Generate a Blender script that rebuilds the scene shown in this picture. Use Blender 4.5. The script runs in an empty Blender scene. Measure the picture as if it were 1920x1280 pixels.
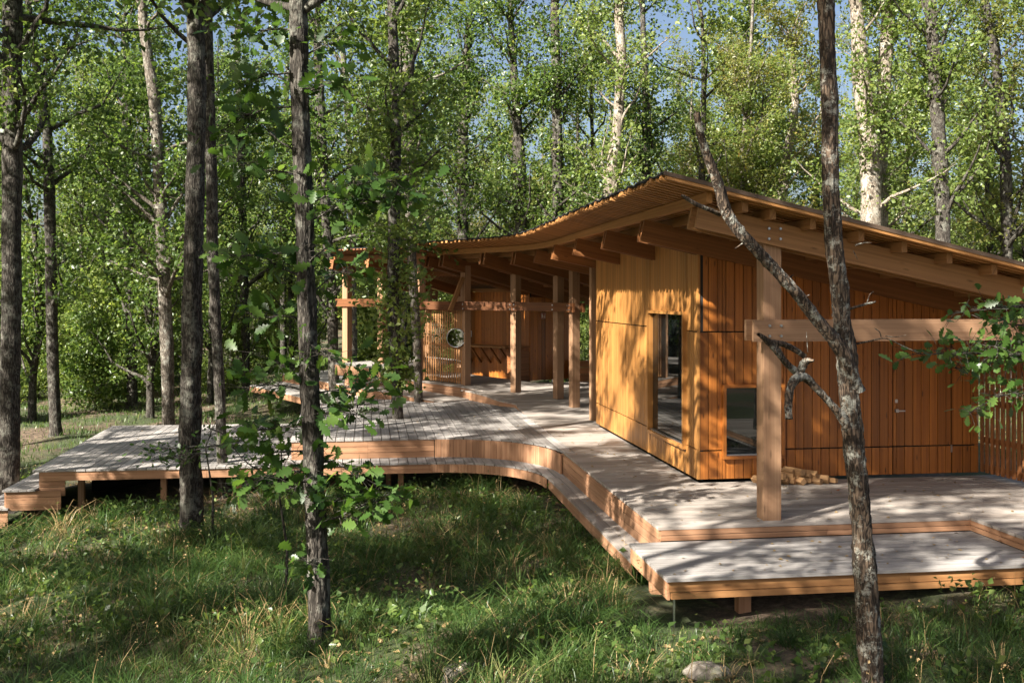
import bpy, bmesh, math, random
import numpy as np
from mathutils import Vector, Matrix

# ------------------------------------------------------------------ camera, sky, sun, exposure
FPX, CX, HY, CAMH = 1900.0, 960.0, 555.0, 2.63        # photo pixels (1920 wide); deck level is z = 0
TH = math.atan(270 / 1900.0); CT, ST = math.cos(TH), math.sin(TH)
CO = (2.61497, 14.27714)                               # cabin corner in camera plan coordinates = world origin
SUN_AZ = (-0.819, -0.570); SUN_EL = math.radians(37)
scene = bpy.context.scene
cam_d = bpy.data.cameras.new("camera"); cam = bpy.data.objects.new("camera", cam_d)
scene.collection.objects.link(cam); scene.camera = cam
cam.location = (-4.5976, -13.7672, CAMH); cam.rotation_euler = (math.radians(90), 0, -TH)
cam_d.sensor_width = 36; cam_d.lens = 36 * FPX / 1920; cam_d.shift_y = -(640 - HY) / 1920
cam_d.clip_start = 0.1; cam_d.clip_end = 600
world = bpy.data.worlds.new("World"); scene.world = world; world.use_nodes = True
wn = world.node_tree; bg = wn.nodes["Background"]
sky = wn.nodes.new("ShaderNodeTexSky"); sky.sky_type = 'NISHITA'; sky.sun_disc = False
sky.sun_elevation = SUN_EL; sky.sun_rotation = math.atan2(SUN_AZ[0], SUN_AZ[1])
sky.air_density = 0.8; sky.dust_density = 3.6; sky.ozone_density = 0.2
wn.links.new(sky.outputs[0], bg.inputs[0]); bg.inputs[1].default_value = 0.05
sun_d = bpy.data.lights.new("sun", 'SUN'); sun = bpy.data.objects.new("sun", sun_d)
scene.collection.objects.link(sun); sun_d.energy = 5.0; sun_d.angle = math.radians(0.53); sun_d.color = (1.0, 0.94, 0.84)
tosun = Vector((SUN_AZ[0] * math.cos(SUN_EL), SUN_AZ[1] * math.cos(SUN_EL), math.sin(SUN_EL)))
sun.rotation_euler = tosun.to_track_quat('Z', 'Y').to_euler(); sun.location = tosun * 60
vs = scene.view_settings
vs.view_transform = 'Standard'; vs.look = 'None'; vs.exposure = 1.95; vs.gamma = 1.0; vs.use_curve_mapping = False
cy = scene.cycles
cy.max_bounces = 7; cy.diffuse_bounces = 2; cy.glossy_bounces = 3; cy.transmission_bounces = 4; cy.transparent_max_bounces = 4
cy.caustics_reflective = False; cy.caustics_refractive = False

# ------------------------------------------------------------------ helpers
rng = np.random.default_rng(7); random.seed(7)
COL = scene.collection

def cw(x, d):                                          # camera plan (right, depth) -> world X, Y
    dx, dd = x - CO[0], d - CO[1]
    return (dx * CT + dd * ST, -dx * ST + dd * CT)
def W(px, py, z):                                      # pixel on a horizontal plane z
    d = FPX * (CAMH - z) / (py - HY); X, Y = cw((px - CX) * d / FPX, d); return (X, Y, z)
def D(px, py, d):                                      # pixel at a given depth
    X, Y = cw((px - CX) * d / FPX, d); return (X, Y, CAMH + (HY - py) * d / FPX)
def ywall(px, Y):                                      # world X where pixel column meets the plane Y
    k = (px - CX) / FPX; d = (Y - CO[0] * ST + CO[1] * CT) / (CT - k * ST)
    return cw(k * d, d)[0]
def xwall(px, X):
    k = (px - CX) / FPX; d = (X + CO[0] * CT + CO[1] * ST) / (k * CT + ST)
    return cw(k * d, d)[1]
def sstep(a, b, x):
    t = np.clip((x - a) / (b - a), 0, 1); return t * t * (3 - 2 * t)
def depth(X, Y): return CO[1] + X * ST + Y * CT

def link(name, me, mat=None, parent=None):
    o = bpy.data.objects.new(name, me); COL.objects.link(o)
    if mat is not None and me is not None and not me.materials: me.materials.append(mat)
    if parent is not None: o.parent = parent
    return o
def tag(o, label, cat, group=None, kind=None):
    if label: o["label"] = label
    if cat: o["category"] = cat
    if group: o["group"] = group
    if kind: o["kind"] = kind
    return o
def thing(name, label, cat, group=None):
    return tag(link(name, None), label, cat, group)

class MB:
    """polygons with uv (u along the grain, v across), in metres"""
    def __init__(s): s.v = []; s.f = []; s.uv = []
    def face(s, pts, uvs):
        n = len(s.v); s.v += [tuple(p) for p in pts]; s.f.append(tuple(range(n, n + len(pts)))); s.uv += uvs
    def board(s, p, q, w, t, up=(0, 0, 1)):
        """bar from p to q; w is the size along `up` x axis side, t the size along up"""
        p, q, up = Vector(p), Vector(q), Vector(up)
        a = (q - p); L = a.length; a = a / L
        sd = a.cross(up).normalized(); u2 = sd.cross(a).normalized()
        def P(i, j, k): return p + a * (L * i) + sd * (w * (j - .5)) + u2 * (t * (k - .5))
        for k, fl in ((1, 0), (0, 1)):
            pts = [P(0, 0, k), P(1, 0, k), P(1, 1, k), P(0, 1, k)]; uv = [(0, k * .3), (L, k * .3), (L, w + k * .3), (0, w + k * .3)]
            if fl: pts.reverse(); uv.reverse()
            s.face(pts, uv)
        for j, fl in ((0, 0), (1, 1)):
            pts = [P(0, j, 0), P(1, j, 0), P(1, j, 1), P(0, j, 1)]; uv = [(0, .7 + j), (L, .7 + j), (L, .7 + j + t), (0, .7 + j + t)]
            if fl: pts.reverse(); uv.reverse()
            s.face(pts, uv)
        for i, fl in ((0, 1), (1, 0)):
            pts = [P(i, 0, 0), P(i, 1, 0), P(i, 1, 1), P(i, 0, 1)]; uv = [(3.1, 0), (3.1 + w * .1, w), (3.1 + w * .1, w + t), (3.1, t)]
            if fl: pts.reverse(); uv.reverse()
            s.face(pts, uv)
        return s
    def slab(s, poly, zt, zb, along=0, zf=None):
        """poly: list of (X, Y) ; extruded from zt down to zb"""
        A = sum(poly[i][0] * poly[(i + 1) % len(poly)][1] - poly[(i + 1) % len(poly)][0] * poly[i][1] for i in range(len(poly)))
        if A < 0: poly = poly[::-1]
        th = zt - zb
        top = [(x, y, (zf(x, y) if zf else zt)) for x, y in poly]; bot = [(x, y, z - th) for x, y, z in top]
        g = (lambda p: (p[0], p[1])) if along == 0 else (lambda p: (p[1], p[0]))
        s.face(top, [g(p) for p in top]); s.face(bot[::-1], [g(p) for p in bot[::-1]])
        n = len(poly)
        for i in range(n):
            a, b = top[i], top[(i + 1) % n]; c, d = bot[(i + 1) % n], bot[i]
            s.face([d, c, b, a], [(g(d)[0], g(d)[1] + d[2]), (g(c)[0], g(c)[1] + c[2]), (g(b)[0], g(b)[1] + b[2]), (g(a)[0], g(a)[1] + a[2])])
        return s
    def build(s, name, mat, parent=None):
        me = bpy.data.meshes.new(name); me.from_pydata(s.v, [], s.f)
        uvl = me.uv_layers.new(name="UVMap"); uvl.data.foreach_set("uv", np.array(s.uv, dtype=np.float32).ravel())
        return link(name, me, mat, parent)

def bar(name, p, q, w, t, mat, parent, up=(0, 0, 1)): return MB().board(p, q, w, t, up).build(name, mat, parent)

def np_mesh(name, V, F, tint=None, smooth=False):
    V = np.asarray(V, dtype=np.float32); F = np.asarray(F, dtype=np.int32)
    me = bpy.data.meshes.new(name); k = F.shape[1]
    me.vertices.add(len(V)); me.vertices.foreach_set("co", V.ravel())
    me.loops.add(F.size); me.loops.foreach_set("vertex_index", F.ravel())
    me.polygons.add(len(F)); me.polygons.foreach_set("loop_start", np.arange(len(F), dtype=np.int32) * k)
    me.update(calc_edges=True)
    if smooth: me.polygons.foreach_set("use_smooth", np.ones(len(F), dtype=bool))
    if tint is not None:
        at = me.attributes.new("tint", 'FLOAT', 'POINT'); at.data.foreach_set("value", np.asarray(tint, dtype=np.float32))
    return me

def clip(poly, axis, lo, hi):
    for sgn, lim in ((1, lo), (-1, -hi)):
        out = []
        for i in range(len(poly)):
            a, b = poly[i], poly[(i + 1) % len(poly)]
            fa, fb = sgn * a[axis] - lim, sgn * b[axis] - lim
            if fa >= 0: out.append(a)
            if (fa > 0) != (fb > 0) and abs(fa - fb) > 1e-9:
                t = fa / (fa - fb); out.append((a[0] + (b[0] - a[0]) * t, a[1] + (b[1] - a[1]) * t))
        poly = out
        if len(poly) < 3: return []
    return poly

# ------------------------------------------------------------------ materials
def newmat(name):
    m = bpy.data.materials.new(name); m.use_nodes = True; nt = m.node_tree
    b = nt.nodes["Principled BSDF"]; return m, nt, b
def N(nt, typ, **kw):
    n = nt.nodes.new(typ)
    for k, v in kw.items():
        if hasattr(n, k): setattr(n, k, v)
        else: n.inputs[k.replace('_', ' ')].default_value = v
    return n
def L(nt, a, b): nt.links.new(a, b)
def ramp(nt, src, stops):
    r = nt.nodes.new("ShaderNodeValToRGB"); L(nt, src, r.inputs[0]); el = r.color_ramp.elements
    while len(el) < len(stops): el.new(0.5)
    for e, (p, c) in zip(el, stops): e.position = p; e.color = (*c, 1) if len(c) == 3 else c
    return r
def mathn(nt, op, a, b=None, clampv=False):
    n = nt.nodes.new("ShaderNodeMath"); n.operation = op; n.use_clamp = clampv
    for i, x in enumerate((a, b)):
        if x is None: continue
        if isinstance(x, (int, float)): n.inputs[i].default_value = x
        else: L(nt, x, n.inputs[i])
    return n.outputs[0]
def mixc(nt, fac, a, b, mode='MIX'):
    n = nt.nodes.new("ShaderNodeMix"); n.data_type = 'RGBA'; n.blend_type = mode
    if isinstance(fac, (int, float)): n.inputs[0].default_value = fac
    else: L(nt, fac, n.inputs[0])
    for i, x in ((6, a), (7, b)):
        if isinstance(x, tuple): n.inputs[i].default_value = (*x, 1)
        else: L(nt, x, n.inputs[i])
    return n.outputs[2]

def wood(name, dark, light, rough=.62, knots=.5, weather=None, vary=.35, spec=.3):
    m, nt, b = newmat(name)
    uv = N(nt, "ShaderNodeUVMap"); oi = N(nt, "ShaderNodeObjectInfo")
    cmb = N(nt, "ShaderNodeCombineXYZ"); r37 = mathn(nt, 'MULTIPLY', oi.outputs['Random'], 57.0); r91 = mathn(nt, 'MULTIPLY', oi.outputs['Random'], 131.0)
    L(nt, r37, cmb.inputs[0]); L(nt, r91, cmb.inputs[1])
    add = N(nt, "ShaderNodeVectorMath", operation='ADD'); L(nt, uv.outputs[0], add.inputs[0]); L(nt, cmb.outputs[0], add.inputs[1])
    def mapped(sx, sy):
        mp = N(nt, "ShaderNodeVectorMath", operation='MULTIPLY'); L(nt, add.outputs[0], mp.inputs[0]); mp.inputs[1].default_value = (sx, sy, 1); return mp.outputs[0]
    g1 = N(nt, "ShaderNodeTexNoise", Scale=1.0, Detail=4.0, Roughness=.6, Distortion=.6); L(nt, mapped(.3, 24), g1.inputs['Vector'])
    g2 = N(nt, "ShaderNodeTexNoise", Scale=1.0, Detail=3.0, Roughness=.7); L(nt, mapped(1.6, 130), g2.inputs['Vector'])
    big = N(nt, "ShaderNodeTexNoise", Scale=1.0, Detail=2.0); L(nt, mapped(.35, 2.2), big.inputs['Vector'])
    f = mathn(nt, 'ADD', mathn(nt, 'MULTIPLY', g1.outputs[0], .75), mathn(nt, 'MULTIPLY', g2.outputs[0], .25))
    col = ramp(nt, f, [(.3, dark), (.68, light)]).outputs[0]
    kn = N(nt, "ShaderNodeTexVoronoi", Scale=1.0, feature='F1'); L(nt, mapped(2.3, 9), kn.inputs['Vector'])
    kf = mathn(nt, 'MULTIPLY', ramp(nt, kn.outputs['Distance'], [(.05, (1, 1, 1)), (.15, (0, 0, 0))]).outputs[0], knots)
    col = mixc(nt, kf, col, tuple(c * .35 for c in dark))
    br = mathn(nt, 'ADD', mathn(nt, 'MULTIPLY', oi.outputs['Random'], vary), 1 - vary / 2)
    bb = mathn(nt, 'MULTIPLY', br, mathn(nt, 'ADD', mathn(nt, 'MULTIPLY', big.outputs[0], .5), .75))
    gray = N(nt, "ShaderNodeCombineColor"); [L(nt, bb, gray.inputs[i]) for i in range(3)]
    col = mixc(nt, 1.0, col, gray.outputs[0], 'MULTIPLY')
    if weather:
        wf = ramp(nt, big.outputs[0], [(.35, (0, 0, 0)), (.75, (1, 1, 1))]).outputs[0]
        col = mixc(nt, mathn(nt, 'MULTIPLY', wf, .7), col, weather)
    L(nt, col, b.inputs['Base Color']); b.inputs['Roughness'].default_value = rough; b.inputs['Specular IOR Level'].default_value = spec
    bp = N(nt, "ShaderNodeBump", Strength=.25, Distance=.004); L(nt, f, bp.inputs['Height']); L(nt, bp.outputs[0], b.inputs['Normal'])
    return m
M = {}
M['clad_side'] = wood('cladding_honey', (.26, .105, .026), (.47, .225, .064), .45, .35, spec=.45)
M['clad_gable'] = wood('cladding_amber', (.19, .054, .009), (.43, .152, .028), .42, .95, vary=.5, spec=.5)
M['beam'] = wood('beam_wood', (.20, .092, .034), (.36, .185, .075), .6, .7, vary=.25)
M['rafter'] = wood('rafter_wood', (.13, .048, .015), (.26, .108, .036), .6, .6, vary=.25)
M['beam_shaded'] = wood('shaded_beam_wood', (.085, .030, .011), (.19, .075, .026), .6, .5, vary=.25)  # beam wood darkened: shade on the tie beams put into the colour
M['roofboard'] = wood('roof_board_wood', (.28, .12, .035), (.50, .245, .085), .6, .3, vary=.3)
M['deck'] = wood('weathered_deck', (.19, .175, .162), (.36, .335, .315), .75, .35, vary=.5, spec=.25)
M['deck_warm'] = wood('warm_deck', (.20, .165, .14), (.38, .325, .28), .72, .4, (.35, .33, .305), vary=.5, spec=.25)
M['riser'] = wood('riser_wood', (.22, .105, .052), (.42, .235, .135), .65, .5, vary=.45)
M['post'] = wood('post_wood', (.20, .105, .055), (.36, .215, .125), .6, .5, vary=.2)
M['screen'] = wood('screen_slat_wood', (.28, .13, .05), (.50, .26, .11), .6, .4, vary=.4)
M['fence'] = wood('fence_wood', (.18, .065, .022), (.33, .135, .048), .6, .5, vary=.4)
M['log'] = wood('split_log', (.27, .14, .06), (.55, .34, .17), .8, .2, vary=.6)
def plain(name, col, rough=.6, metal=0.0, spec=.5):
    m, nt, b = newmat(name); b.inputs['Base Color'].default_value = (*col, 1); b.inputs['Roughness'].default_value = rough
    b.inputs['Metallic'].default_value = metal; b.inputs['Specular IOR Level'].default_value = spec
    n = N(nt, "ShaderNodeTexNoise", Scale=14.0, Detail=4.0); r = ramp(nt, n.outputs[0], [(.3, tuple(c * .75 for c in col)), (.7, tuple(min(1, c * 1.2) for c in col))])
    L(nt, r.outputs[0], b.inputs['Base Color']); return m
M['dark'] = plain('dark_felt_and_void', (.018, .016, .015), .9)  # wall backing, also the black shade sheets under the decks
M['felt'] = plain('roof_felt', (.012, .011, .012), .95)
M['verge'] = wood('verge_trim_wood', (.07, .045, .03), (.14, .095, .065), .8, .3)
M['metal'] = plain('galvanised_steel', (.55, .56, .58), .35, 1.0)
M['red'] = plain('sign_red', (.30, .035, .02), .5)
M['white'] = plain('sign_white', (.75, .72, .68), .5)
def glassmat():
    m, nt, b = newmat('window_glass'); b.inputs['Base Color'].default_value = (.006, .008, .008, 1); b.inputs['Roughness'].default_value = .015
    b.inputs['IOR'].default_value = 1.45; b.inputs['Specular IOR Level'].default_value = .5
    g = N(nt, "ShaderNodeBsdfGlossy", Roughness=.012); g.inputs['Color'].default_value = (.75, .8, .78, 1)
    mx = N(nt, "ShaderNodeMixShader"); mx.inputs[0].default_value = .025
    L(nt, b.outputs[0], mx.inputs[1]); L(nt, g.outputs[0], mx.inputs[2]); L(nt, mx.outputs[0], nt.nodes["Material Output"].inputs[0]); return m
M['glass'] = glassmat()
m, nt, b = newmat('mirror_glass'); b.inputs['Base Color'].default_value = (.6, .62, .6, 1); b.inputs['Metallic'].default_value = 1; b.inputs['Roughness'].default_value = .03
sc_ = N(nt, "ShaderNodeTexNoise", Scale=30.0); bm_ = N(nt, "ShaderNodeBump", Strength=.02); L(nt, sc_.outputs[0], bm_.inputs['Height']); L(nt, bm_.outputs[0], b.inputs['Normal']); M['mirror'] = m

def leafmat(name, stops, trans=.52, gloss=.42):
    m, nt, b = newmat(name); at = N(nt, "ShaderNodeAttribute"); at.attribute_name = "tint"
    oi = N(nt, "ShaderNodeObjectInfo")
    f = mathn(nt, 'ADD', mathn(nt, 'MULTIPLY', at.outputs['Fac'], .8), mathn(nt, 'MULTIPLY', oi.outputs['Random'], .2))
    c = ramp(nt, f, stops).outputs[0]
    L(nt, c, b.inputs['Base Color']); b.inputs['Roughness'].default_value = .36; b.inputs['Specular IOR Level'].default_value = gloss
    t = N(nt, "ShaderNodeBsdfTranslucent"); ct = mixc(nt, 1.0, c, (1.5, 1.45, .85), 'MULTIPLY'); L(nt, ct, t.inputs[0])
    mx = N(nt, "ShaderNodeMixShader"); mx.inputs[0].default_value = trans
    L(nt, b.outputs[0], mx.inputs[1]); L(nt, t.outputs[0], mx.inputs[2]); L(nt, mx.outputs[0], nt.nodes["Material Output"].inputs[0]); return m
M['leaf_oak'] = leafmat('oak_leaves', [(0, (.032, .062, .016)), (.45, (.088, .148, .036)), (.8, (.165, .225, .062)), (1, (.25, .27, .08))])
M['leaf_lit'] = leafmat('sunlit_oak_leaves', [(0, (.06, .10, .024)), (.45, (.15, .21, .055)), (.85, (.24, .285, .09)), (1, (.33, .31, .10))])  # brightened oak leaf colours, sunlight on the foliage painted in
M['leaf_birch'] = leafmat('yellowing_leaves', [(0, (.10, .13, .03)), (.5, (.17, .19, .05)), (.85, (.26, .23, .07)), (1, (.36, .21, .05))])
M['leaf_far'] = leafmat('far_leaves', [(0, (.09, .12, .035)), (.5, (.15, .18, .055)), (.85, (.22, .22, .08)), (1, (.30, .21, .07))])
M['leaf_near'] = leafmat('large_oak_leaves', [(0, (.022, .055, .012)), (.45, (.06, .12, .024)), (.85, (.12, .19, .04)), (1, (.19, .24, .05))], .45, .35)
M['grass'] = leafmat('grass_blades', [(0, (.015, .035, .010)), (.42, (.050, .10, .025)), (.78, (.115, .175, .05)), (.95, (.22, .21, .085)), (1, (.38, .29, .15))], .4, .3)
M['autumn'] = leafmat('autumn_leaf', [(0, (.30, .09, .03)), (1, (.42, .16, .04))], .2, .2)
M['straw'] = leafmat('dry_stalks', [(0, (.20, .13, .06)), (1, (.46, .33, .17))], .2, .2)
def barkmat(name, dark, light, lichen=(.34, .35, .30), lam=.35, vs_=9.0, ls=3.2):
    m, nt, b = newmat(name); tc = N(nt, "ShaderNodeTexCoord")
    mp = N(nt, "ShaderNodeMapping"); mp.inputs['Scale'].default_value = (1, 1, .22); L(nt, tc.outputs['Object'], mp.inputs[0])
    n1 = N(nt, "ShaderNodeTexNoise", Scale=vs_ * 3, Detail=5.0, Roughness=.65, Distortion=.8); L(nt, mp.outputs[0], n1.inputs['Vector'])
    nd = N(nt, "ShaderNodeTexNoise", Scale=vs_ * 1.3, Detail=3.0); L(nt, mp.outputs[0], nd.inputs['Vector']); dv_ = N(nt, "ShaderNodeVectorMath", operation='SCALE'); dv_.inputs['Scale'].default_value = .16; L(nt, nd.outputs['Color'], dv_.inputs[0]); av_ = N(nt, "ShaderNodeVectorMath", operation='ADD'); L(nt, mp.outputs[0], av_.inputs[0]); L(nt, dv_.outputs[0], av_.inputs[1])
    v1 = N(nt, "ShaderNodeTexVoronoi", Scale=vs_ * 2.6, feature='DISTANCE_TO_EDGE'); L(nt, av_.outputs[0], v1.inputs['Vector'])
    cr = ramp(nt, v1.outputs[0], [(0, (0, 0, 0)), (.22, (1, 1, 1))]).outputs[0]
    h = mathn(nt, 'MULTIPLY', n1.outputs[0], mathn(nt, 'ADD', mathn(nt, 'MULTIPLY', cr, .65), .35))
    col = ramp(nt, h, [(.12, tuple(c * .45 for c in dark)), (.3, dark), (.62, light)]).outputs[0]
    n2 = N(nt, "ShaderNodeTexNoise", Scale=ls, Detail=9.0, Roughness=.78); L(nt, tc.outputs['Object'], n2.inputs['Vector'])
    lf = mathn(nt, 'MULTIPLY', ramp(nt, n2.outputs[0], [(.52, (0, 0, 0)), (.6, (1, 1, 1))]).outputs[0], lam)
    col = mixc(nt, lf, col, lichen); L(nt, col, b.inputs['Base Color']); b.inputs['Roughness'].default_value = .9; b.inputs['Specular IOR Level'].default_value = .2
    bp = N(nt, "ShaderNodeBump", Strength=.9, Distance=.02); L(nt, h, bp.inputs['Height']); L(nt, bp.outputs[0], b.inputs['Normal']); return m
M['bark'] = barkmat('oak_bark', (.034, .029, .024), (.115, .102, .086), (.21, .21, .175), .55, 9.0, 5.0)
M['bark_mid'] = barkmat('mottled_bark', (.085, .07, .056), (.25, .22, .18), (.36, .36, .31), .6, 9.0, 5.0)
M['bark_pale'] = barkmat('pale_bark', (.16, .13, .10), (.40, .35, .28), (.45, .44, .38), .5)
M['bark_dead'] = barkmat('flaking_bark', (.042, .031, .023), (.19, .135, .094), (.36, .36, .31), .8, 10.0, 9.0)
def groundmat():
    m, nt, b = newmat('woodland_floor'); tc = N(nt, "ShaderNodeTexCoord")
    n1 = N(nt, "ShaderNodeTexNoise", Scale=.55, Detail=5.0); L(nt, tc.outputs['Object'], n1.inputs['Vector'])
    n2 = N(nt, "ShaderNodeTexNoise", Scale=9.0, Detail=6.0, Roughness=.75); L(nt, tc.outputs['Object'], n2.inputs['Vector'])
    litter = ramp(nt, n2.outputs[0], [(.3, (.03, .02, .012)), (.5, (.085, .058, .036)), (.68, (.22, .155, .10))]).outputs[0]
    moss = ramp(nt, n2.outputs[0], [(.3, (.014, .022, .007)), (.65, (.055, .07, .02))]).outputs[0]
    f = ramp(nt, n1.outputs[0], [(.42, (0, 0, 0)), (.56, (1, 1, 1))]).outputs[0]
    L(nt, mixc(nt, f, litter, moss), b.inputs['Base Color']); b.inputs['Roughness'].default_value = .95
    bp = N(nt, "ShaderNodeBump", Strength=.8, Distance=.05); L(nt, n2.outputs[0], bp.inputs['Height']); L(nt, bp.outputs[0], b.inputs['Normal']); return m
M['ground'] = groundmat()
M['rock'] = barkmat('boulder_stone', (.14, .12, .10), (.30, .27, .23), (.10, .12, .05), .5, 3.0)

# ------------------------------------------------------------------ ground
def gnd(X, Y):
    X = np.asarray(X, float); Y = np.asarray(Y, float)
    base = -.55 + .088 * np.clip(X + 1.7, -9.5, 0)
    base = base + .012 * np.clip(Y - 12, 0, 80) + .02 * np.clip(-9 - Y, 0, 6)
    w = .05 * np.sin(X * 1.3 + 1.7 * np.sin(Y * .8)) + .05 * np.sin(Y * 1.7 + 1.1 * X) + .03 * np.sin(2.9 * X - 2.3 * Y)
    w = w - .26 * sstep(-6.5, -4.0, X) * sstep(-3.6, -2.0, Y) * sstep(9, 6, Y) * sstep(1.0, -1.0, X)
    return base + w
def build_ground():
    a = np.concatenate([np.linspace(-260, -30, 24)[:-1], np.linspace(-30, 22, 209), np.linspace(22, 260, 24)[1:]])
    c = np.concatenate([np.linspace(-120, -16, 14)[:-1], np.linspace(-16, 40, 225), np.linspace(40, 330, 26)[1:]])
    X, Y = np.meshgrid(a, c); V = np.stack([X, Y, gnd(X, Y)], -1).reshape(-1, 3)
    n, m_ = X.shape; i = np.arange(n * m_).reshape(n, m_)
    F = np.stack([i[:-1, :-1], i[:-1, 1:], i[1:, 1:], i[1:, :-1]], -1).reshape(-1, 4)
    o = link('ground', np_mesh('ground', V, F, smooth=True), M['ground'])
    tag(o, 'uneven woodland floor of moss, soil and leaf litter', 'ground', kind='structure')
build_ground()

# ------------------------------------------------------------------ decks
PT, GAP = .032, .006
def planks(root, poly, axis, pitch, z, mat, zf=None, start=None, hole=None, GAP=.008):
    """axis: direction the planks run along (0 = X, 1 = Y)"""
    o = 1 - axis; lo = min(p[o] for p in poly); hi = max(p[o] for p in poly); x = lo if start is None else start
    while x < hi - .01:
        pl = clip(poly, o, x + GAP / 2, min(x + pitch, hi + 1) - GAP / 2)
        segs = [pl]
        if hole and pl and x < hole[0][o] + hole[1] and x + pitch > hole[0][o] - hole[1]:
            segs = [clip(pl, axis, -99, hole[0][axis] - hole[1]), clip(pl, axis, hole[0][axis] + hole[1], 99)]
        for sg in segs:
            if len(sg) >= 3:
                dz = random.uniform(-.0015, .0015)
                MB().slab(sg, z + dz, z + dz - PT, axis, (lambda a, b_, q=dz: zf(a, b_) + q) if zf else None).build('plank', mat, root)
        x += pitch
def edge_boards(root, pts, ztop, h, rows, mat, t=.025, name='riser_board', out=1):
    """horizontal boards following a polyline"""
    hh = h / rows
    for i in range(len(pts) - 1):
        (x0, y0), (x1, y1) = pts[i], pts[i + 1]
        for r in range(rows):
            zc = ztop - hh * (r + .5)
            d = Vector((x1 - x0, y1 - y0, 0)).normalized() * .0015
            bar(name, (x0 + d.x, y0 + d.y, zc), (x1 - d.x, y1 - d.y, zc), t + .001 * (r % 2), hh - .007, mat, root)
def upright_boards(root, pts, ztop, h, pitch, mat, t=.025, name='riser_board'):
    P = [Vector((*p, 0)) for p in pts]; acc = [0]
    for a, b_ in zip(P, P[1:]): acc.append(acc[-1] + (b_ - a).length)
    def at(s):
        for i in range(len(P) - 1):
            if s <= acc[i + 1] or i == len(P) - 2: return P[i].lerp(P[i + 1], (s - acc[i]) / max(1e-6, acc[i + 1] - acc[i]))
    n = max(1, int(acc[-1] / pitch)); pw = acc[-1] / n
    for k in range(n):
        a, b_ = at(k * pw), at((k + 1) * pw); c = (a + b_) / 2; dirv = (b_ - a).normalized()
        MB().board((c.x, c.y, ztop - h), (c.x, c.y, ztop - .002), t + .004 * random.random(), (b_ - a).length - .004, tuple(dirv)).build(name, mat, root)
def arc(c, rx, ry, a0, a1, n):
    return [(c[0] + rx * math.cos(math.radians(a0 + (a1 - a0) * i / n)), c[1] + ry * math.sin(math.radians(a0 + (a1 - a0) * i / n))) for i in range(n + 1)]

XE, XS = -1.33, -1.66            # upper deck edge, step edge beside the cabin
YU, YS = 5.08, 4.48              # upper deck edge, step edge towards the grass bay
curve_u = [(-5.95, YU), (-3.35, YU)] + arc((-3.35, 3.0), 2.02, 2.08, 90, 0, 14)[1:] + [(XE, -2.6)]
curve_s = [(-3.45, YS)] + arc((-3.45, 2.75), 1.79, 1.73, 90, 0, 14)[1:] + [(XS, -2.55)]
TREE_DECK = W(748, 783, 0)
# grey upper deck
dk = thing('timber_deck', 'grey weathered raised deck with a tree growing up through its planks', 'deck')
SEAM = -1.15
poly = [p for p in curve_u if p[0] <= SEAM]
cut = [p for p in curve_u[:-1] if p[0] < XE - .001]
gray = [(-6.0, YU)] + curve_u[1:-1] + [(XE, 2.95), (SEAM, 2.95), (SEAM, 10.4), (-1.6, 12.0), (-3.6, 12.9), (-6.15, 11.9)]
planks(dk, gray, 1, .168, 0, M['deck'], start=-6.2, hole=(TREE_DECK, .15), GAP=.015)
edge_boards(dk, [(-5.95, YU + .03), (-4.6, YU + .03), (-3.38, YU + .03)], -PT, .33, 3, M['riser'])
inner = [(x - .03 * (0 if x < -3.3 else 1), y + .03 * (1 if y > 3.2 else .3)) for x, y in curve_u[1:-1]]
upright_boards(dk, [(a - .02, b_ - .02) for a, b_ in inner], -PT, .33, .118, M['riser'])
edge_boards(dk, [(-5.97, 10.9), (-5.97, YU + .05)], -PT, .33, 3, M['riser'])
for x in np.arange(-5.6, -1.4, 1.4):
    for y in (6.2, 8.6): bar('support_post', (x, y, float(gnd(x, y)) - .05), (x, y, -PT - .01), .1, .1, M['riser'], dk, (0, 1, 0))
# warm deck around the cabin
dw = thing('timber_deck', 'warm brown deck running along the cabin wall into the open porch', 'deck')
def zp(x, y): return .22 * float(sstep(8.5, 11.6, y))
main = [(XE, -2.6), (4.9, -2.6), (4.9, -.02), (-.02, -.02), (-.02, 6.45), (2.6, 6.45), (2.6, 7.5), (1.9, 13.6), (-.4, 13.2), (-2.6, 16.2), (-3.2, 15.2), (-1.45, 10.2), (SEAM + .004, 9.9), (SEAM + .004, 2.94), (XE, 2.94)]
parts = [[(XE, -2.6), (5.4, -2.6), (5.4, 0.02), (XE, 0.02)], [(XE, 0.02), (.03, 0.02), (.03, 2.94), (XE, 2.94)], [(SEAM + .004, 2.94), (.03, 2.94), (.03, 6.45), (SEAM + .004, 6.45)],
         [(SEAM + .004, 6.45), (3.0, 6.45), (3.2, 14.2), (-.2, 14.2), (-2.3, 16.4), (-3.3, 15.0), (-1.5, 10.3), (SEAM + .004, 9.9)]]
for i, pp in enumerate(parts): planks(dw, pp, 0, .1425, 0, M['deck_warm'], zf=zp, GAP=.018)
planks(dw, [(2.5, -7.0), (6.6, -7.0), (6.6, -2.6), (2.5, -2.6)], 0, .1425, 0, M['deck_warm'], GAP=.018)
edge_boards(dw, [(XE - .01, 3.12), (XE - .01, 1.2), (XE - .01, -.7), (XE + .02, -2.58)], -PT, .33, 3, M['riser'])
edge_boards(dw, [(XE + .03, -2.58), (.7, -2.58), (2.515, -2.58)], -PT, .125, 2, M['riser'])
edge_boards(dw, [(2.515, -2.56), (2.53, -4.6), (2.53, -7)], -PT, .125, 2, M['riser'])
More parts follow.
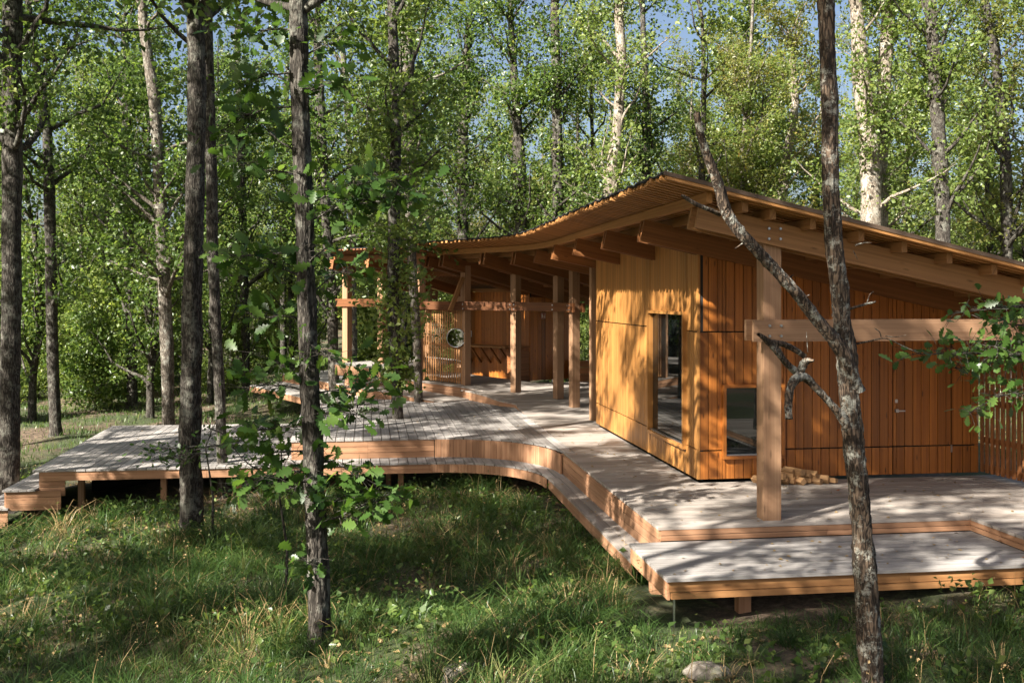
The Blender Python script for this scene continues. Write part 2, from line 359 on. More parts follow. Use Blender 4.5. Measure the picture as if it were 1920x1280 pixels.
# low step and left platform
ZS = -.36
ds = thing('timber_deck', 'low grey platform with a narrow curved step continuing along the grass bay', 'deck')
low = [(-10.3, 4.6), (-3.45, YS)] + curve_s[1:-1] + [(XS, 2.7), (XE + .02, 2.7), (XE + .02, 3.4), (-2.0, 4.9), (-3.4, 5.12), (-5.94, 5.12), (-5.94, 10.5), (-10.45, 10.7)]
planks(ds, low, 1, .168, ZS, M['deck'], start=-10.6, GAP=.014)
planks(ds, [(XS, -2.6), (XE + .03, -2.6), (XE + .03, 2.69), (XS, 2.69)], 1, .174, ZS, M['deck_warm'])
edge_boards(ds, [(-10.18, 4.63), (-7.4, 4.59), (-5.0, 4.55), (-3.45, YS + .03)], ZS - PT, .16, 1, M['riser'], name='fascia_board')
cs2 = [(x - .02, y + .01) for x, y in curve_s[:-1]]
upright_boards(ds, cs2, ZS - PT, .15, .16, M['riser'], name='fascia_board')
edge_boards(ds, [(XS + .02, 2.72), (XS + .02, .2), (XS + .02, -2.55)], ZS - PT, .15, 1, M['riser'], name='fascia_board')
for x in (-9.6, -8.2, -6.9, -5.4, -4.0): bar('support_post', (x, 5.0, float(gnd(x, 5)) - .05), (x, 5.0, ZS - PT - .01), .1, .1, M['riser'], ds, (0, 1, 0))
for y in (1.8, .2, -1.4): bar('support_post', (XE - .06, y, float(gnd(XE, y)) - .1), (XE - .06, y, ZS - PT - .01), .1, .1, M['riser'], ds, (0, 1, 0))
MB().board((-10.1, 7.6, -.85), (-2.2, 7.6, -.85), .02, .9).build('underdeck_shade_sheet', M['dark'], ds)  # added black sheet standing for the deep shade under the low platform
# side skirt with the stepped corner
for r in range(2): bar('skirt_board', (-10.2, 4.66, ZS - .12 - .16 * r - .1), (-9.78, 4.66, ZS - .12 - .16 * r - .1), .03, .152, M['riser'], ds)
# stairs going down beside the platform
st = thing('stair', 'short timber stair stepping down at the outer end of the low platform', 'stair')
for k in range(2):
    zt = ZS - .31 * (k + 1); x1 = -10.24 - .44 * k; x0 = x1 - .52
    planks(st, [(x0, 4.5), (x1 + .02, 4.5), (x1 + .02, 8.6), (x0, 8.6)], 1, .135, zt, M['deck'])
    bx0 = x0 + .05
    for r in range(3): bar('skirt_board', (bx0, 4.56, zt - PT - .11 * r - .055), (x1 + (.42 if k == 0 else 0), 4.56, zt - PT - .11 * r - .055), .03, .104, M['riser'], st)
    bar('riser_board', (x0 + .03, 4.58, zt - .17), (x0 + .03, 8.5, zt - .17), .03, .26, M['riser'], st)
bar('riser_board', (-10.22, 4.75, ZS - .17), (-10.22, 8.6, ZS - .17), .03, .26, M['riser'], st)
# near platform
ZN = -.16
dn = thing('timber_deck', 'sunlit near platform one step below the deck in front of the door wall', 'deck')
planks(dn, [(-1.68, -4.1), (2.5, -4.1), (2.5, -2.6), (-1.68, -2.6)], 0, .15, ZN, M['deck'], GAP=.02)
planks(dn, [(2.5, -7), (3.0, -7), (3.0, -4.1), (2.5, -4.1)], 0, .15, ZN, M['deck'])
edge_boards(dn, [(-1.65, -4.04), (.9, -4.04), (2.5, -4.04)], ZN - PT, .11, 1, M['beam'], name='fascia_board', t=.03)
edge_boards(dn, [(-1.63, -4.05), (1.2, -4.05), (2.5, -4.05)], ZN - PT - .112, .065, 1, M['beam'], name='fascia_board', t=.06)
edge_boards(dn, [(-1.65, -2.62), (-1.65, -4.05)], ZN - PT, .19, 1, M['riser'], name='fascia_board')
for x in (-.75, 1.6): bar('support_post', (x, -3.7, float(gnd(x, -3.7)) - .1), (x, -3.7, ZN - PT - .12), .13, .13, M['riser'], dn, (0, 1, 0))
bar('support_post', (-1.45, -2.9, -.75), (-1.45, -2.9, ZN - PT - .03), .12, .12, M['riser'], dn, (0, 1, 0))
bar('steel_pin', (-1.58, -4.0, -.8), (-1.58, -4.0, ZN - PT - .15), .018, .018, M['metal'], dn, (0, 1, 0))
MB().board((-1.2, -2.9, -.62), (2.5, -2.9, -.62), .02, .5).build('underdeck_shade_sheet', M['dark'], dn)  # added black sheet painting in the dark gap beneath the near platform

# terraces of the far porch
dt = thing('timber_terrace', 'pair of curved wooden steps rising to the slatted screen', 'terrace')
e1 = [W(645, 697, .60), W(700, 704, .54), W(770, 712, .45), W(868, 725, .30), W(900, 731, .24), W(925, 739, .19)]
e0 = [W(676, 727, .27), W(730, 734, .20), W(785, 745, .11), W(831, 753, .02)]
def tread(root, front, back, mat, n=40, name='plank'):
    def at(P, t):
        q = t * (len(P) - 1); i = min(int(q), len(P) - 2); return Vector(P[i]).lerp(Vector(P[i + 1]), q - i)
    for k in range(n):
        a0, a1 = (k + .03) / n, (k + .97) / n; mb = MB()
        p = [at(front, a0), at(front, a1), at(back, a1), at(back, a0)]; dn_ = Vector((0, 0, -.03)); q = [x + dn_ for x in p]
        ln = (p[3] - p[0]).length; w = (p[1] - p[0]).length
        mb.face(p, [(0, 0), (0, w), (ln, w), (ln, 0)]); mb.face(q[::-1], [(ln, 0), (ln, w), (0, w), (0, 0)])
        for i in range(4):
            j = (i + 1) % 4; mb.face([q[i], q[j], p[j], p[i]], [(0, 0), (.1, 0), (.1, .03), (0, .03)])
        mb.build(name, mat, root)
def strip_riser(root, top, bot, rows, mat):
    for i in range(len(top) - 1):
        for r in range(rows):
            f0, f1 = r / rows + .01, (r + 1) / rows - .012
            a, b_ = Vector(top[i]), Vector(top[i + 1]); c, d = Vector(bot[i]), Vector(bot[i + 1])
            p = [c.lerp(a, f0), d.lerp(b_, f0), d.lerp(b_, f1), c.lerp(a, f1)]; ln = (p[1] - p[0]).length; h = (p[3] - p[0]).length
            mb = MB(); off = Vector((.02, .03, 0)); q = [x + off for x in p]
            mb.face(p, [(0, 0), (ln, 0), (ln, h), (0, h)]); mb.face(q[::-1], [(0, h), (ln, h), (ln, 0), (0, 0)])
            for x in range(4):
                y = (x + 1) % 4; mb.face([p[y], p[x], q[x], q[y]], [(0, 0), (.1, 0), (.1, .02), (0, .02)])
            mb.build('riser_board', mat, root)
wl = [(SEAM, 8.7), (SEAM, 9.3), (SEAM, 9.9), (-1.5, 10.3), (-2.2, 12.1)]
strip_riser(dt, [(x + .01, y, zp(x, y) - .002) for x, y in wl], [(x + .01, y, -.03) for x, y in wl], 1, M['riser'])
back1 = [(x + 1.9, y + 1.35, z + .0) for x, y, z in e1]
tread(dt, e1, back1, M['deck_warm'], 44)
strip_riser(dt, [(x + .02, y + .02, z - .03) for x, y, z in e1], [(x + .02, y + .02, max(z - .36, -.02)) for x, y, z in e1], 3, M['riser'])
tread(dt, e0, [(x + .75, y + .55, z) for x, y, z in e0], M['deck_warm'], 26)
strip_riser(dt, [(x + .02, y + .02, z - .03) for x, y, z in e0], [(x + .02, y + .02, -.03) for x, y, z in e0], 3, M['riser'])
du = thing('timber_terrace', 'upper grey terrace beside the far posts', 'terrace')
u0 = [W(628, 681, .86), W(660, 684, .83), W(714, 691, .76)]
tread(du, u0, [(x + 2.6, y + 2.6, z) for x, y, z in u0], M['deck'], 22)
strip_riser(du, [(x, y, z - .03) for x, y, z in u0], [(x, y, z - .3) for x, y, z in u0], 2, M['riser'])
df = thing('timber_deck', 'low walkway edge emerging from the grass behind the big leafed trunk', 'deck')
f0 = [W(468, 722, -.15), W(520, 733, -.15), W(575, 746, -.15), W(640, 757, -.12)]
tread(df, f0, [(x + .9, y + 1.3, z) for x, y, z in f0], M['deck'], 30)
strip_riser(df, [(x, y, z - .03) for x, y, z in f0], [(x, y, z - .2) for x, y, z in f0], 1, M['riser'])
f1 = [(x + .9, y + 1.3, z + .25) for x, y, z in f0]
tread(df, f1, [(x + 1.6, y + 1.6, z) for x, y, z in f1], M['deck'], 24)
strip_riser(df, [(x, y, z - .03) for x, y, z in f1], [(x, y, z - .26) for x, y, z in f1], 2, M['riser'])

# ------------------------------------------------------------------ cabin
cab = thing('timber_cabin', 'amber larch clad cabin under a long sloping timber roof with open porch', 'cabin')
SL = .229
def zroof(t): return 4.0 - SL * t                 # top of roof boards at distance t from the eave
def zraf(X): return 3.69 - .213 * (X + .83)       # top of rafters
# side wall (X = 0) and gable wall (Y = 0): dark backing plus separate boards
def wallpart(name, p, q, z0, z1, t=.08):
    return MB().board((p[0], p[1], (z0 + z1) / 2), (q[0], q[1], (z0 + z1) / 2), t, z1 - z0).build(name, M['dark'], cab)
WY0, WY1, WZ0, WZ1 = .5, 2.42, .40, 2.40          # tall window opening on side wall
sw = link('side_wall', None, parent=cab)
def cut_rect(a0, a1, z0, z1, holes):
    """pieces of a board column a0..a1 between z0 and z1 outside holes"""
    out = [(z0, z1)]
    for (h0, h1, hz0, hz1) in holes:
        if a1 > h0 + .002 and a0 < h1 - .002:
            nx = []
            for (a, b_) in out:
                if a < hz0: nx.append((a, min(b_, hz0)))
                if b_ > hz1: nx.append((max(a, hz1), b_))
            out = [x for x in nx if x[1] - x[0] > .01]
    return out
for (h0, h1, z0, z1) in ((0.0, WY0, .04, 3.62), (WY0, WY1, .04, WZ0), (WY0, WY1, WZ1, 3.62), (WY1, 6.42, .04, 3.62)):
    MB().board((.06, h0, (z0 + z1) / 2), (.06, h1, (z0 + z1) / 2), .04, z1 - z0).build('backing', M['dark'], sw)
def columns(lo, hi, pitch, cuts):
    xs = [lo]; n = round((hi - lo) / pitch)
    xs = [lo + (hi - lo) * i / n for i in range(n + 1)]
    xs = sorted(set([round(x, 4) for x in xs if all(abs(x - c) > pitch * .35 for c in cuts)] + [round(c, 4) for c in cuts])); return xs
rows_side = [(.05, .455), (.475, 2.115), (2.135, 3.6)]
ys = columns(.0, 6.42, .092, [WY0, WY1])
for a, b_ in zip(ys, ys[1:]):
    for (z0, z1) in rows_side:
        for (c, d) in cut_rect(a, b_, z0, z1, [(WY0, WY1, WZ0, WZ1)]):
            yc = (a + b_) / 2
            MB().board((.012, yc, c), (.012, yc, d), .024 + .006 * random.random(), b_ - a - .013, (0, 1, 0)).build('cladding_board', M['clad_side'], sw)
gw = link('gable_wall', None, parent=cab)
GX0, GX1, GZ0, GZ1 = .36, 1.27, .33, 1.38         # small window
DX0, DX1, DZ1 = 2.93, 3.86, 2.118                 # door
xs = columns(.03, 4.28, .128, [GX0, GX1, DX0, DX1])
for (h0, h1, z0, z1) in ((.08, GX0, .04, 2.7), (GX0, GX1, .04, GZ0), (GX0, GX1, GZ1, 2.7), (GX1, 4.27, .04, 2.6)):
    MB().board((h0, .06, (z0 + z1) / 2), (h1, .06, (z0 + z1) / 2), .04, z1 - z0).build('backing', M['dark'], gw)
door = link('door', None, parent=cab)
for a, b_ in zip(xs, xs[1:]):
    xc = (a + b_) / 2
    for (z0, z1) in [(.05, .44), (.46, 2.115), (2.135, zraf(xc) - .02)]:
        isd = xc > DX0 and xc < DX1 and z0 < 2.0
        for (c, d) in cut_rect(a, b_, z0, z1, [(GX0, GX1, GZ0, GZ1)]):
            g = .010; sh = 0
            if isd and abs(a - DX0) < .01: sh = .008
            if isd and abs(b_ - DX1) < .01: sh = -.008
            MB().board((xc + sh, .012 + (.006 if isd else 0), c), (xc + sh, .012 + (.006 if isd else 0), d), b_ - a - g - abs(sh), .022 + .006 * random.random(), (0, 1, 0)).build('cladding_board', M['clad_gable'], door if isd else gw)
hz = .97
bar('lever_handle', (2.985, -.045, hz), (3.10, -.045, hz), .018, .018, M['metal'], door)
bar('handle_rose', (2.985, 0, hz), (2.985, -.04, hz), .045, .045, M['metal'], door)
bar('lock_cylinder', (2.985, .0, hz + .14), (2.985, -.012, hz + .14), .04, .05, M['metal'], door)
for z in (1.75, .35): bar('hinge', (3.845, -.005, z), (3.845, -.005, z + .11), .02, .02, M['metal'], door, (0, 1, 0))
bar('corner_trim', (.014, .006, .05), (.014, .006, 3.45), .034, .03, M['clad_side'], cab, (0, 1, 0))
# windows
def frame(root, name, pts, t, dpt, up):
    """rectangular frame from 4 corner centres"""
    for i in range(4): bar(name, pts[i], pts[(i + 1) % 4], t, dpt, M['clad_side'], root, up)
wn1 = link('window', None, parent=cab); fw = .045
for z in (WZ0 + fw / 2, WZ1 - fw / 2): bar('frame', (-.005, WY0, z), (-.005, WY1, z), .11, fw, M['clad_side'], wn1)
for y in (WY0 + fw / 2, WY1 - fw / 2): bar('frame', (-.006, y, WZ0 + fw), (-.006, y, WZ1 - fw), fw, .108, M['clad_side'], wn1, (1, 0, 0))
MB().board((.035, WY0 + fw, (WZ0 + WZ1) / 2), (.035, WY1 - fw, (WZ0 + WZ1) / 2), .012, WZ1 - WZ0 - 2 * fw).build('pane', M['glass'], wn1)
bar('sill', (.005, WY0 + fw, WZ0 + fw + .012), (.005, WY1 - fw, WZ0 + fw + .012), .05, .02, M['metal'], wn1)
wn2 = link('window', None, parent=cab)
for z in (GZ0 + fw / 2, GZ1 - fw / 2): bar('frame', (GX0, -.005, z), (GX1, -.005, z), .11, fw, M['clad_gable'], wn2)
for x in (GX0 + fw / 2, GX1 - fw / 2): bar('frame', (x, -.006, GZ0 + fw), (x, -.006, GZ1 - fw), fw, .108, M['clad_gable'], wn2, (0, 1, 0))
MB().board((GX0 + fw, .035, (GZ0 + GZ1) / 2), (GX1 - fw, .035, (GZ0 + GZ1) / 2), .012, GZ1 - GZ0 - 2 * fw).build('pane', M['glass'], wn2)
bar('sill', (GX0 + fw, .005, GZ0 + fw + .01), (GX1 - fw, .005, GZ0 + fw + .01), .05, .018, M['metal'], wn2)
# rest of the cabin shell
bs = link('rear_wall', None, parent=cab)
for (p, q, z0, z1) in (((4.26, .03), (4.26, 6.42), .04, 2.5), ((.08, 6.4), (4.25, 6.4), .04, 2.65)):
    MB().board((*p, (z0 + z1) / 2), (*q, (z0 + z1) / 2), .05, z1 - z0).build('backing', M['clad_gable'], bs)

# roof: eave curve in plan
def bez(P, n):                                    # catmull-rom through P
    out = []
    for i in range(len(P) - 1):
        p0 = P[max(i - 1, 0)]; p1 = P[i]; p2 = P[i + 1]; p3 = P[min(i + 2, len(P) - 1)]
        for k in range(n):
            t = k / n
            out.append(tuple(.5 * (2 * p1[j] + (p2[j] - p0[j]) * t + (2 * p0[j] - 5 * p1[j] + 4 * p2[j] - p3[j]) * t * t + (3 * p1[j] - p0[j] - 3 * p2[j] + p3[j]) * t ** 3) for j in (0, 1)))
    out.append(P[-1]); return out
eave = bez([(-1.34, -2.9), (-1.34, -.5), (-1.34, 2), (-1.32, 4.5), (-1.29, 6.6), (-1.40, 8.4), (-1.82, 9.75), (-2.5, 10.8), (-3.5, 12.3)], 12)
EP = np.array(eave); seg = np.hypot(*(EP[1:] - EP[:-1]).T); ES = np.concatenate([[0], np.cumsum(seg)]); ELEN = ES[-1]
def eave_at(s):
    x = np.interp(s, ES, EP[:, 0]); y = np.interp(s, ES, EP[:, 1])
    h = .35; a = np.array([np.interp(s + h, ES, EP[:, 0]), np.interp(s + h, ES, EP[:, 1])]); b_ = np.array([np.interp(s - h, ES, EP[:, 0]), np.interp(s - h, ES, EP[:, 1])])
    t = a - b_; t /= np.hypot(*t); return Vector((x, y, 0)), Vector((t[1], -t[0], 0)), Vector((t[0], t[1], 0))
roof = link('roof', None, parent=cab)
def RP(s, t, dz=0):
    p, n, _ = eave_at(s); q = p + n * t; return Vector((q.x, q.y, zroof(t) + dz))
RL = 6.4
s = .03; k = 0
while s < ELEN - .02:
    ov = random.uniform(-.02, .02)
    a, b_ = RP(s, ov, -.036), RP(s, RL, -.036)
    p, n, tg = eave_at(s); bent = tg.cross((b_ - a).normalized())
    MB().board(a, b_, .082, .068, tuple(-bent if bent.z < 0 else bent)).build('roof_board', M['roofboard'], roof)
    s += .17; k += 1
# felt sheet over the boards, with a lumpy folded edge
V, F = [], []; ns = 110
for i in range(ns + 1):
    s = ELEN * i / ns
    for j, t in enumerate((-.015, .3, 2, 4, RL)):
        V.append(tuple(RP(s, t, .002 + (.012 * math.sin(i * 1.9) if j == 0 else 0))))
for i in range(ns):
    for j in range(4): F.append((i * 5 + j, (i + 1) * 5 + j, (i + 1) * 5 + j + 1, i * 5 + j + 1))
o = link('felt_sheet', np_mesh('felt_sheet', V, F), M['felt'], roof); md = o.modifiers.new('thickness', 'SOLIDIFY'); md.thickness = .02; md.offset = 1
for sv, zz in ((-.004, .0),):
    a, b_ = RP(.0, -.02, -.012), RP(.0, RL, -.012); bar('verge_trim', a - Vector((0, .012, 0)), b_ - Vector((0, .012, 0)), .022, .045, M['verge'], roof)
def purlin(t, s0, s1, step=.9, w=.07, h=.135):
    n = max(1, int((s1 - s0) / step)); 
    for i in range(n):
        a, b_ = RP(s0 + (s1 - s0) * i / n, t, -.037 - h / 2), RP(s0 + (s1 - s0) * (i + 1) / n, t, -.037 - h / 2)
        yield a, b_, w, h
def curved_bar(name, pts, w, h, mat, parent):
    mb = MB(); up = Vector((0, 0, 1)); rows = []; acc = 0
    for i, p in enumerate(pts):
        t = (pts[min(i + 1, len(pts) - 1)] - pts[max(i - 1, 0)]).normalized(); sd = t.cross(up).normalized()
        if i: acc += (p - pts[i - 1]).length
        rows.append(([p + sd * (w * a) + up * (h * c) for a, c in ((-.5, -.5), (.5, -.5), (.5, .5), (-.5, .5))], acc))
    for (r0, u0_), (r1, u1_) in zip(rows, rows[1:]):
        for q in range(4):
            q2 = (q + 1) % 4; mb.face([r0[q], r0[q2], r1[q2], r1[q]], [(u0_, q * .2), (u0_, q * .2 + .12), (u1_, q * .2 + .12), (u1_, q * .2)])
    mb.face(rows[0][0][::-1], [(0, 0), (.01, .1), (.01, .2), (0, .1)]); mb.face(rows[-1][0], [(0, 0), (.01, .1), (.01, .2), (0, .1)])
    return mb.build(name, mat, parent)
for t in (.56, .98, 1.32, 1.80, 2.38, 2.92, 3.48, 4.05, 4.6, 5.2, 5.8, 6.3):
    off = .14 + .03 * random.random()
    pts = [RP(off + (ELEN - .1 - off) * i / 40, t, -.070 - .06) for i in range(41)]
    curved_bar('purlin', pts, .07, .12, M['beam'] if t > .6 else M['roofboard'], roof)
# rafters: twin planks, straight bays
def zr(t): return 3.69 - .213 * (t - .51)
def rafter(p, n, t0, t1, hgt, mat, twin=.055, gap=.09):
    root = link('rafter', None, parent=cab)
    tg = Vector((-n.y, n.x, 0))
    for sgn in (-1, 1):
        a = p + n * t0 + tg * (sgn * (gap + twin) / 2); b_ = p + n * t1 + tg * (sgn * (gap + twin) / 2)
        a.z = zr(t0) - hgt / 2; b_.z = zr(t1) - hgt / 2
        bar('plank', a, b_, twin, hgt, mat, root)
    return root
def bolts(root, c, ax, nrm, dx=.07, dz=.06, r=.018):
    for i in (-1, 1):
        for j in (-1, 1):
            q = Vector(c) + Vector(ax) * (i * dx) + Vector((0, 0, j * dz)); nn = Vector(nrm)
            bm = bmesh.new(); bmesh.ops.create_cone(bm, cap_ends=True, segments=8, radius1=r, radius2=r * .8, depth=.02)
            me = bpy.data.meshes.new('bolt'); bm.transform(Matrix.Translation(q + nn * .008) @ nn.to_track_quat('Z', 'Y').to_matrix().to_4x4()); bm.to_mesh(me); bm.free()
            link('bolt', me, M['metal'], root)
NX = Vector((1, 0, 0)); YB = -2.32
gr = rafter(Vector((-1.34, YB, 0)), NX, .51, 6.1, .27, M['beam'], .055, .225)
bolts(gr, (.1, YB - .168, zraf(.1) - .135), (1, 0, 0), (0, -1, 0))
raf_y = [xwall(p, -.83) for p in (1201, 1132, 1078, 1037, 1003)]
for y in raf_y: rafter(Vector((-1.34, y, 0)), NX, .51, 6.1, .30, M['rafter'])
# big post and tie beam before the door wall
pr = bar('post', (.1, YB, 0), (.1, YB, zraf(.1) - .10), .215, .215, M['post'], cab, (0, 1, 0))
tb = link('tie_beam', None, parent=cab)
for sy in (-.16, .16): bar('plank', (-.16 + (.0 if sy < 0 else .03), YB + sy, 2.225), (5.4, YB + sy, 2.225), .055, .25, M['post'], tb)
bolts(tb, (.1, YB - .19, 2.225), (1, 0, 0), (0, -1, 0))
bar('post', (5.3, YB, 0), (5.3, YB, 2.36), .2, .2, M['post'], cab, (0, 1, 0))
# porch posts, curved rafters, tie beams
def on_floor(px, py):
    z = 0
    for _ in range(30): X, Y, _z = W(px, py, z); z = z * .6 + .4 * zp(X, Y)
    return Vector((X, Y, z))
posts = [on_floor(1115, 787), on_floor(1077, 763), on_floor(1047, 747), on_floor(967, 735)]
posts.append(Vector(W(873, 723.5, .29))); posts.append(Vector(W(788, 713, .43)))
def eave_s_near(p):
    best = min(np.linspace(0, ELEN, 400), key=lambda s_: ((eave_at(s_)[0] - p).cross(eave_at(s_)[1])).length + (5 if (p - eave_at(s_)[0]).dot(eave_at(s_)[1]) < 0 else 0)); return best
tops = []
for i, p in enumerate(posts):
    s_ = eave_s_near(Vector((p.x, p.y, 0))); e, n, tg = eave_at(s_); t = (Vector((p.x, p.y, 0)) - e).dot(n)
    zt = zr(t) - .1; q = bar('post', p, (p.x, p.y, zt), .19, .19, M['post'], cab, tuple(tg)); tops.append((e, n, tg, t))
    if i in (2, 3, 4, 5): rafter(e, n, .51 if i != 2 else .6, 5.4, .30, M['rafter'])
    print('post', i, [round(v, 2) for v in p], 't', round(t, 2), 's', round(s_, 2))
for i in range(1, 5):
    a, b_ = posts[i], posts[i + 1]; d = (b_ - a); d.z = 0; d.normalize(); nn = Vector((d.y, -d.x, 0)); nn = -nn if nn.y > 0 else nn
    tbm = link('tie_beam', None, parent=cab); zc = 2.36 + .0 * i
    for sg in (-1, 1): bar('plank', a - d * .28 + nn * (.13 * sg) + Vector((0, 0, zc - a.z)), b_ + d * .12 + nn * (.13 * sg) + Vector((0, 0, zc - b_.z + .01 * i)), .05, .21, M['beam_shaded'], tbm)
    bolts(tbm, a + nn * .157 + Vector((0, 0, zc - a.z)), tuple(d), tuple(nn), .06, .055, .018)
# brace
p = posts[4]; a = Vector(D(868, 520, depth(p.x, p.y) - .1)); b_ = Vector(D(844, 582, depth(p.x, p.y) - .25)); bar('brace', a, b_, .08, .1, M['beam'], cab)

# ------------------------------------------------------------------ rear hut with counter
hut = thing('rear_hut', 'second timber clad hut with a counter at the back of the porch', 'hut')
ca, cb, cc = Vector(W(880, 705, .24)), Vector(W(993, 715.5, .22)), Vector(W(1072, 711, .22))
def clad(root, a, b_, z0, z1, pitch, mat, name='wall'):
    w = link(name, None, parent=root); d = (b_ - a); d.z = 0; ln = d.length; d.normalize(); n = int(ln / pitch); nn = Vector((d.y, -d.x, 0)); nn = -nn if nn.y > 0 else nn
    MB().board(a - nn * .05 + Vector((0, 0, (z0 + z1) / 2 - a.z)), b_ - nn * .05 + Vector((0, 0, (z0 + z1) / 2 - b_.z)), .04, z1 - z0).build('backing', M['dark'], w)
    for i in range(n):
        c = a + d * (ln * (i + .5) / n); MB().board((c.x, c.y, z0), (c.x, c.y, z1), ln / n - .006, .024 + .006 * random.random(), tuple(nn)).build('cladding_board', mat, w)
    return d, nn, ln
d1, n1, l1 = clad(hut, ca, cb, .25, 2.75, .13, M['clad_gable']); d2, n2, l2 = clad(hut, cb, cc, .25, 2.6, .13, M['clad_gable'])
ext = ca - d1 * .7; clad(hut, ext, ca - d1 * .01, .25, 2.75, .13, M['clad_gable'])
ct = link('counter', None, parent=hut)
for k in range(4): bar('top_board', ca + n1 * (.1 + .13 * k) + Vector((0, 0, .95 - .003 * k)) - d1 * .8, cb - d1 * .42 + n1 * (.1 + .13 * k) + Vector((0, 0, .97 - .003 * k)), .124, .045, M['beam'], ct)
for k in range(5):
    q = ca + d1 * (l1 * (k + .3) / 6.2); bar('bracket', q + n1 * .02 + Vector((0, 0, .45)), q + n1 * .45 + Vector((0, 0, .93)), .05, .07, M['rafter'], ct, tuple(d1))
bx = link('storage_box', None, parent=hut); q0 = cb - d1 * .4
for r in range(5): bar('board', q0 - d1 * .02 + n1 * .5 + Vector((0, 0, .09 + .17 * r)), q0 + d1 * .38 + n1 * .5 + Vector((0, 0, .09 + .17 * r)), .03, .162, M['fence'], bx)
for r in range(5): bar('board', q0 + d1 * .39 + n1 * .02 + Vector((0, 0, .09 + .17 * r)), q0 + d1 * .39 + n1 * .5 + Vector((0, 0, .09 + .17 * r)), .03, .162, M['fence'], bx)
bar('lid', q0 + n1 * .27 - d1 * .03 + Vector((0, 0, .98)), q0 + d1 * .42 + n1 * .27 + Vector((0, 0, .98)), .56, .03, M['fence'], bx)
tp = link('tap', None, parent=hut); q = ca + d1 * .12 + n1 * .03
bar('pipe', q + Vector((0, 0, 1.18)), q + Vector((0, 0, 1.36)), .02, .02, M['metal'], tp, (0, 1, 0)); bar('spout', q + Vector((0, 0, 1.35)), q + n1 * .12 + Vector((0, 0, 1.33)), .02, .02, M['metal'], tp)
for zc in (2.82,): bar('top_rail', ext + n1 * .05 + Vector((0, 0, zc - .25)), cb + n1 * .05 + Vector((0, 0, zc - .25)), .07, .1, M['beam'], hut)
# planter box behind the porch posts
pb = thing('wooden_box', 'dark board box standing behind the pair of porch posts', 'box')
qb = Vector(W(1085, 727, .05))
for r in range(4):
    bar('board', qb + Vector((0, 0, .1 + .19 * r)), qb + Vector((1.6, .15, .1 + .19 * r)), .04, .18, M['fence'], pb)
    bar('board', qb + Vector((0, .03, .1 + .19 * r)), qb + Vector((-.1, .9, .1 + .19 * r)), .04, .18, M['fence'], pb)
# fire equipment sign
sg = thing('wall_sign', 'small square red sign with white flame and extinguisher symbols on the rear hut', 'sign')
qs = cb + d2 * (l2 * .3) + n2 * .03; qs.z = CAMH - (592 - HY) * depth(qs.x, qs.y) / FPX
MB().board(qs - d2 * .08, qs + d2 * .08, .012, .16).build('plate', M['red'], sg)
for (x0, x1, z0, z1) in ((-.07, .07, .066, .074), (-.07, .07, -.074, -.066), (-.074, -.066, -.07, .07), (.066, .074, -.07, .07), (-.05, -.012, -.05, .035), (-.04, -.02, .038, .052), (.012, .05, -.05, -.01), (.018, .044, .0, .02), (.025, .036, .024, .045)):
    MB().board(qs + d2 * x0 + n2 * .009 + Vector((0, 0, (z0 + z1) / 2)), qs + d2 * x1 + n2 * .009 + Vector((0, 0, (z0 + z1) / 2)), .004, z1 - z0).build('symbol', M['white'], sg)

# ------------------------------------------------------------------ slatted screen and mirror
scn = thing('slatted_screen', 'tall screen of thin upright slats between two porch posts', 'screen')
pa, pb_ = posts[5], posts[4]; d = pb_ - pa
for zz in (.12, 1.0, 1.9): bar('rail', pa + Vector((0, .03, zz)), pb_ + Vector((0, .03, zz)), .04, .07, M['screen'], scn)
ns_ = 19
for i in range(ns_):
    f = (i + .8) / (ns_ + .6); q = pa.lerp(pb_, f); dd = d.normalized(); nn = Vector((dd.y, -dd.x, 0)); nn = -nn if nn.y > 0 else nn
    for side in ((0,) if i % 2 else (0,)):
        MB().board((q.x + nn.x * .03, q.y + nn.y * .03, q.z + .05), (q.x + nn.x * .03, q.y + nn.y * .03, q.z + 2.0), .034, .034, tuple(nn)).build('slat', M['screen'], scn)
mr = thing('round_mirror', 'round metal rimmed mirror hanging on the slatted screen', 'mirror')
q = pa.lerp(pb_, .80); dd = d.copy(); dd.z = 0; dd.normalize(); nn = Vector((dd.y, -dd.x, 0)); nn = -nn if nn.y > 0 else nn
mc = Vector((q.x, q.y, CAMH - (633 - HY) * depth(q.x, q.y) / FPX)) + nn * .09
bm = bmesh.new(); bmesh.ops.create_cone(bm, cap_ends=True, segments=36, radius1=.235, radius2=.235, depth=.01)
me = bpy.data.meshes.new('glass'); bm.transform(Matrix.Translation(mc) @ nn.to_track_quat('Z', 'Y').to_matrix().to_4x4()); bm.to_mesh(me); bm.free(); link('glass', me, M['mirror'], mr)
V, F = [], []
for i in range(40):
    for j in range(8):
        a = 2 * math.pi * i / 40; b2 = 2 * math.pi * j / 8; r = .24 + .012 * math.cos(b2)
        V.append(tuple(mc + dd * (r * math.cos(a)) + Vector((0, 0, 1)) * (r * math.sin(a)) + nn * (.02 * math.sin(b2))))
        F.append((i * 8 + j, ((i + 1) % 40) * 8 + j, ((i + 1) % 40) * 8 + (j + 1) % 8, i * 8 + (j + 1) % 8))
link('rim', np_mesh('rim', V, F, smooth=True), M['metal'], mr)

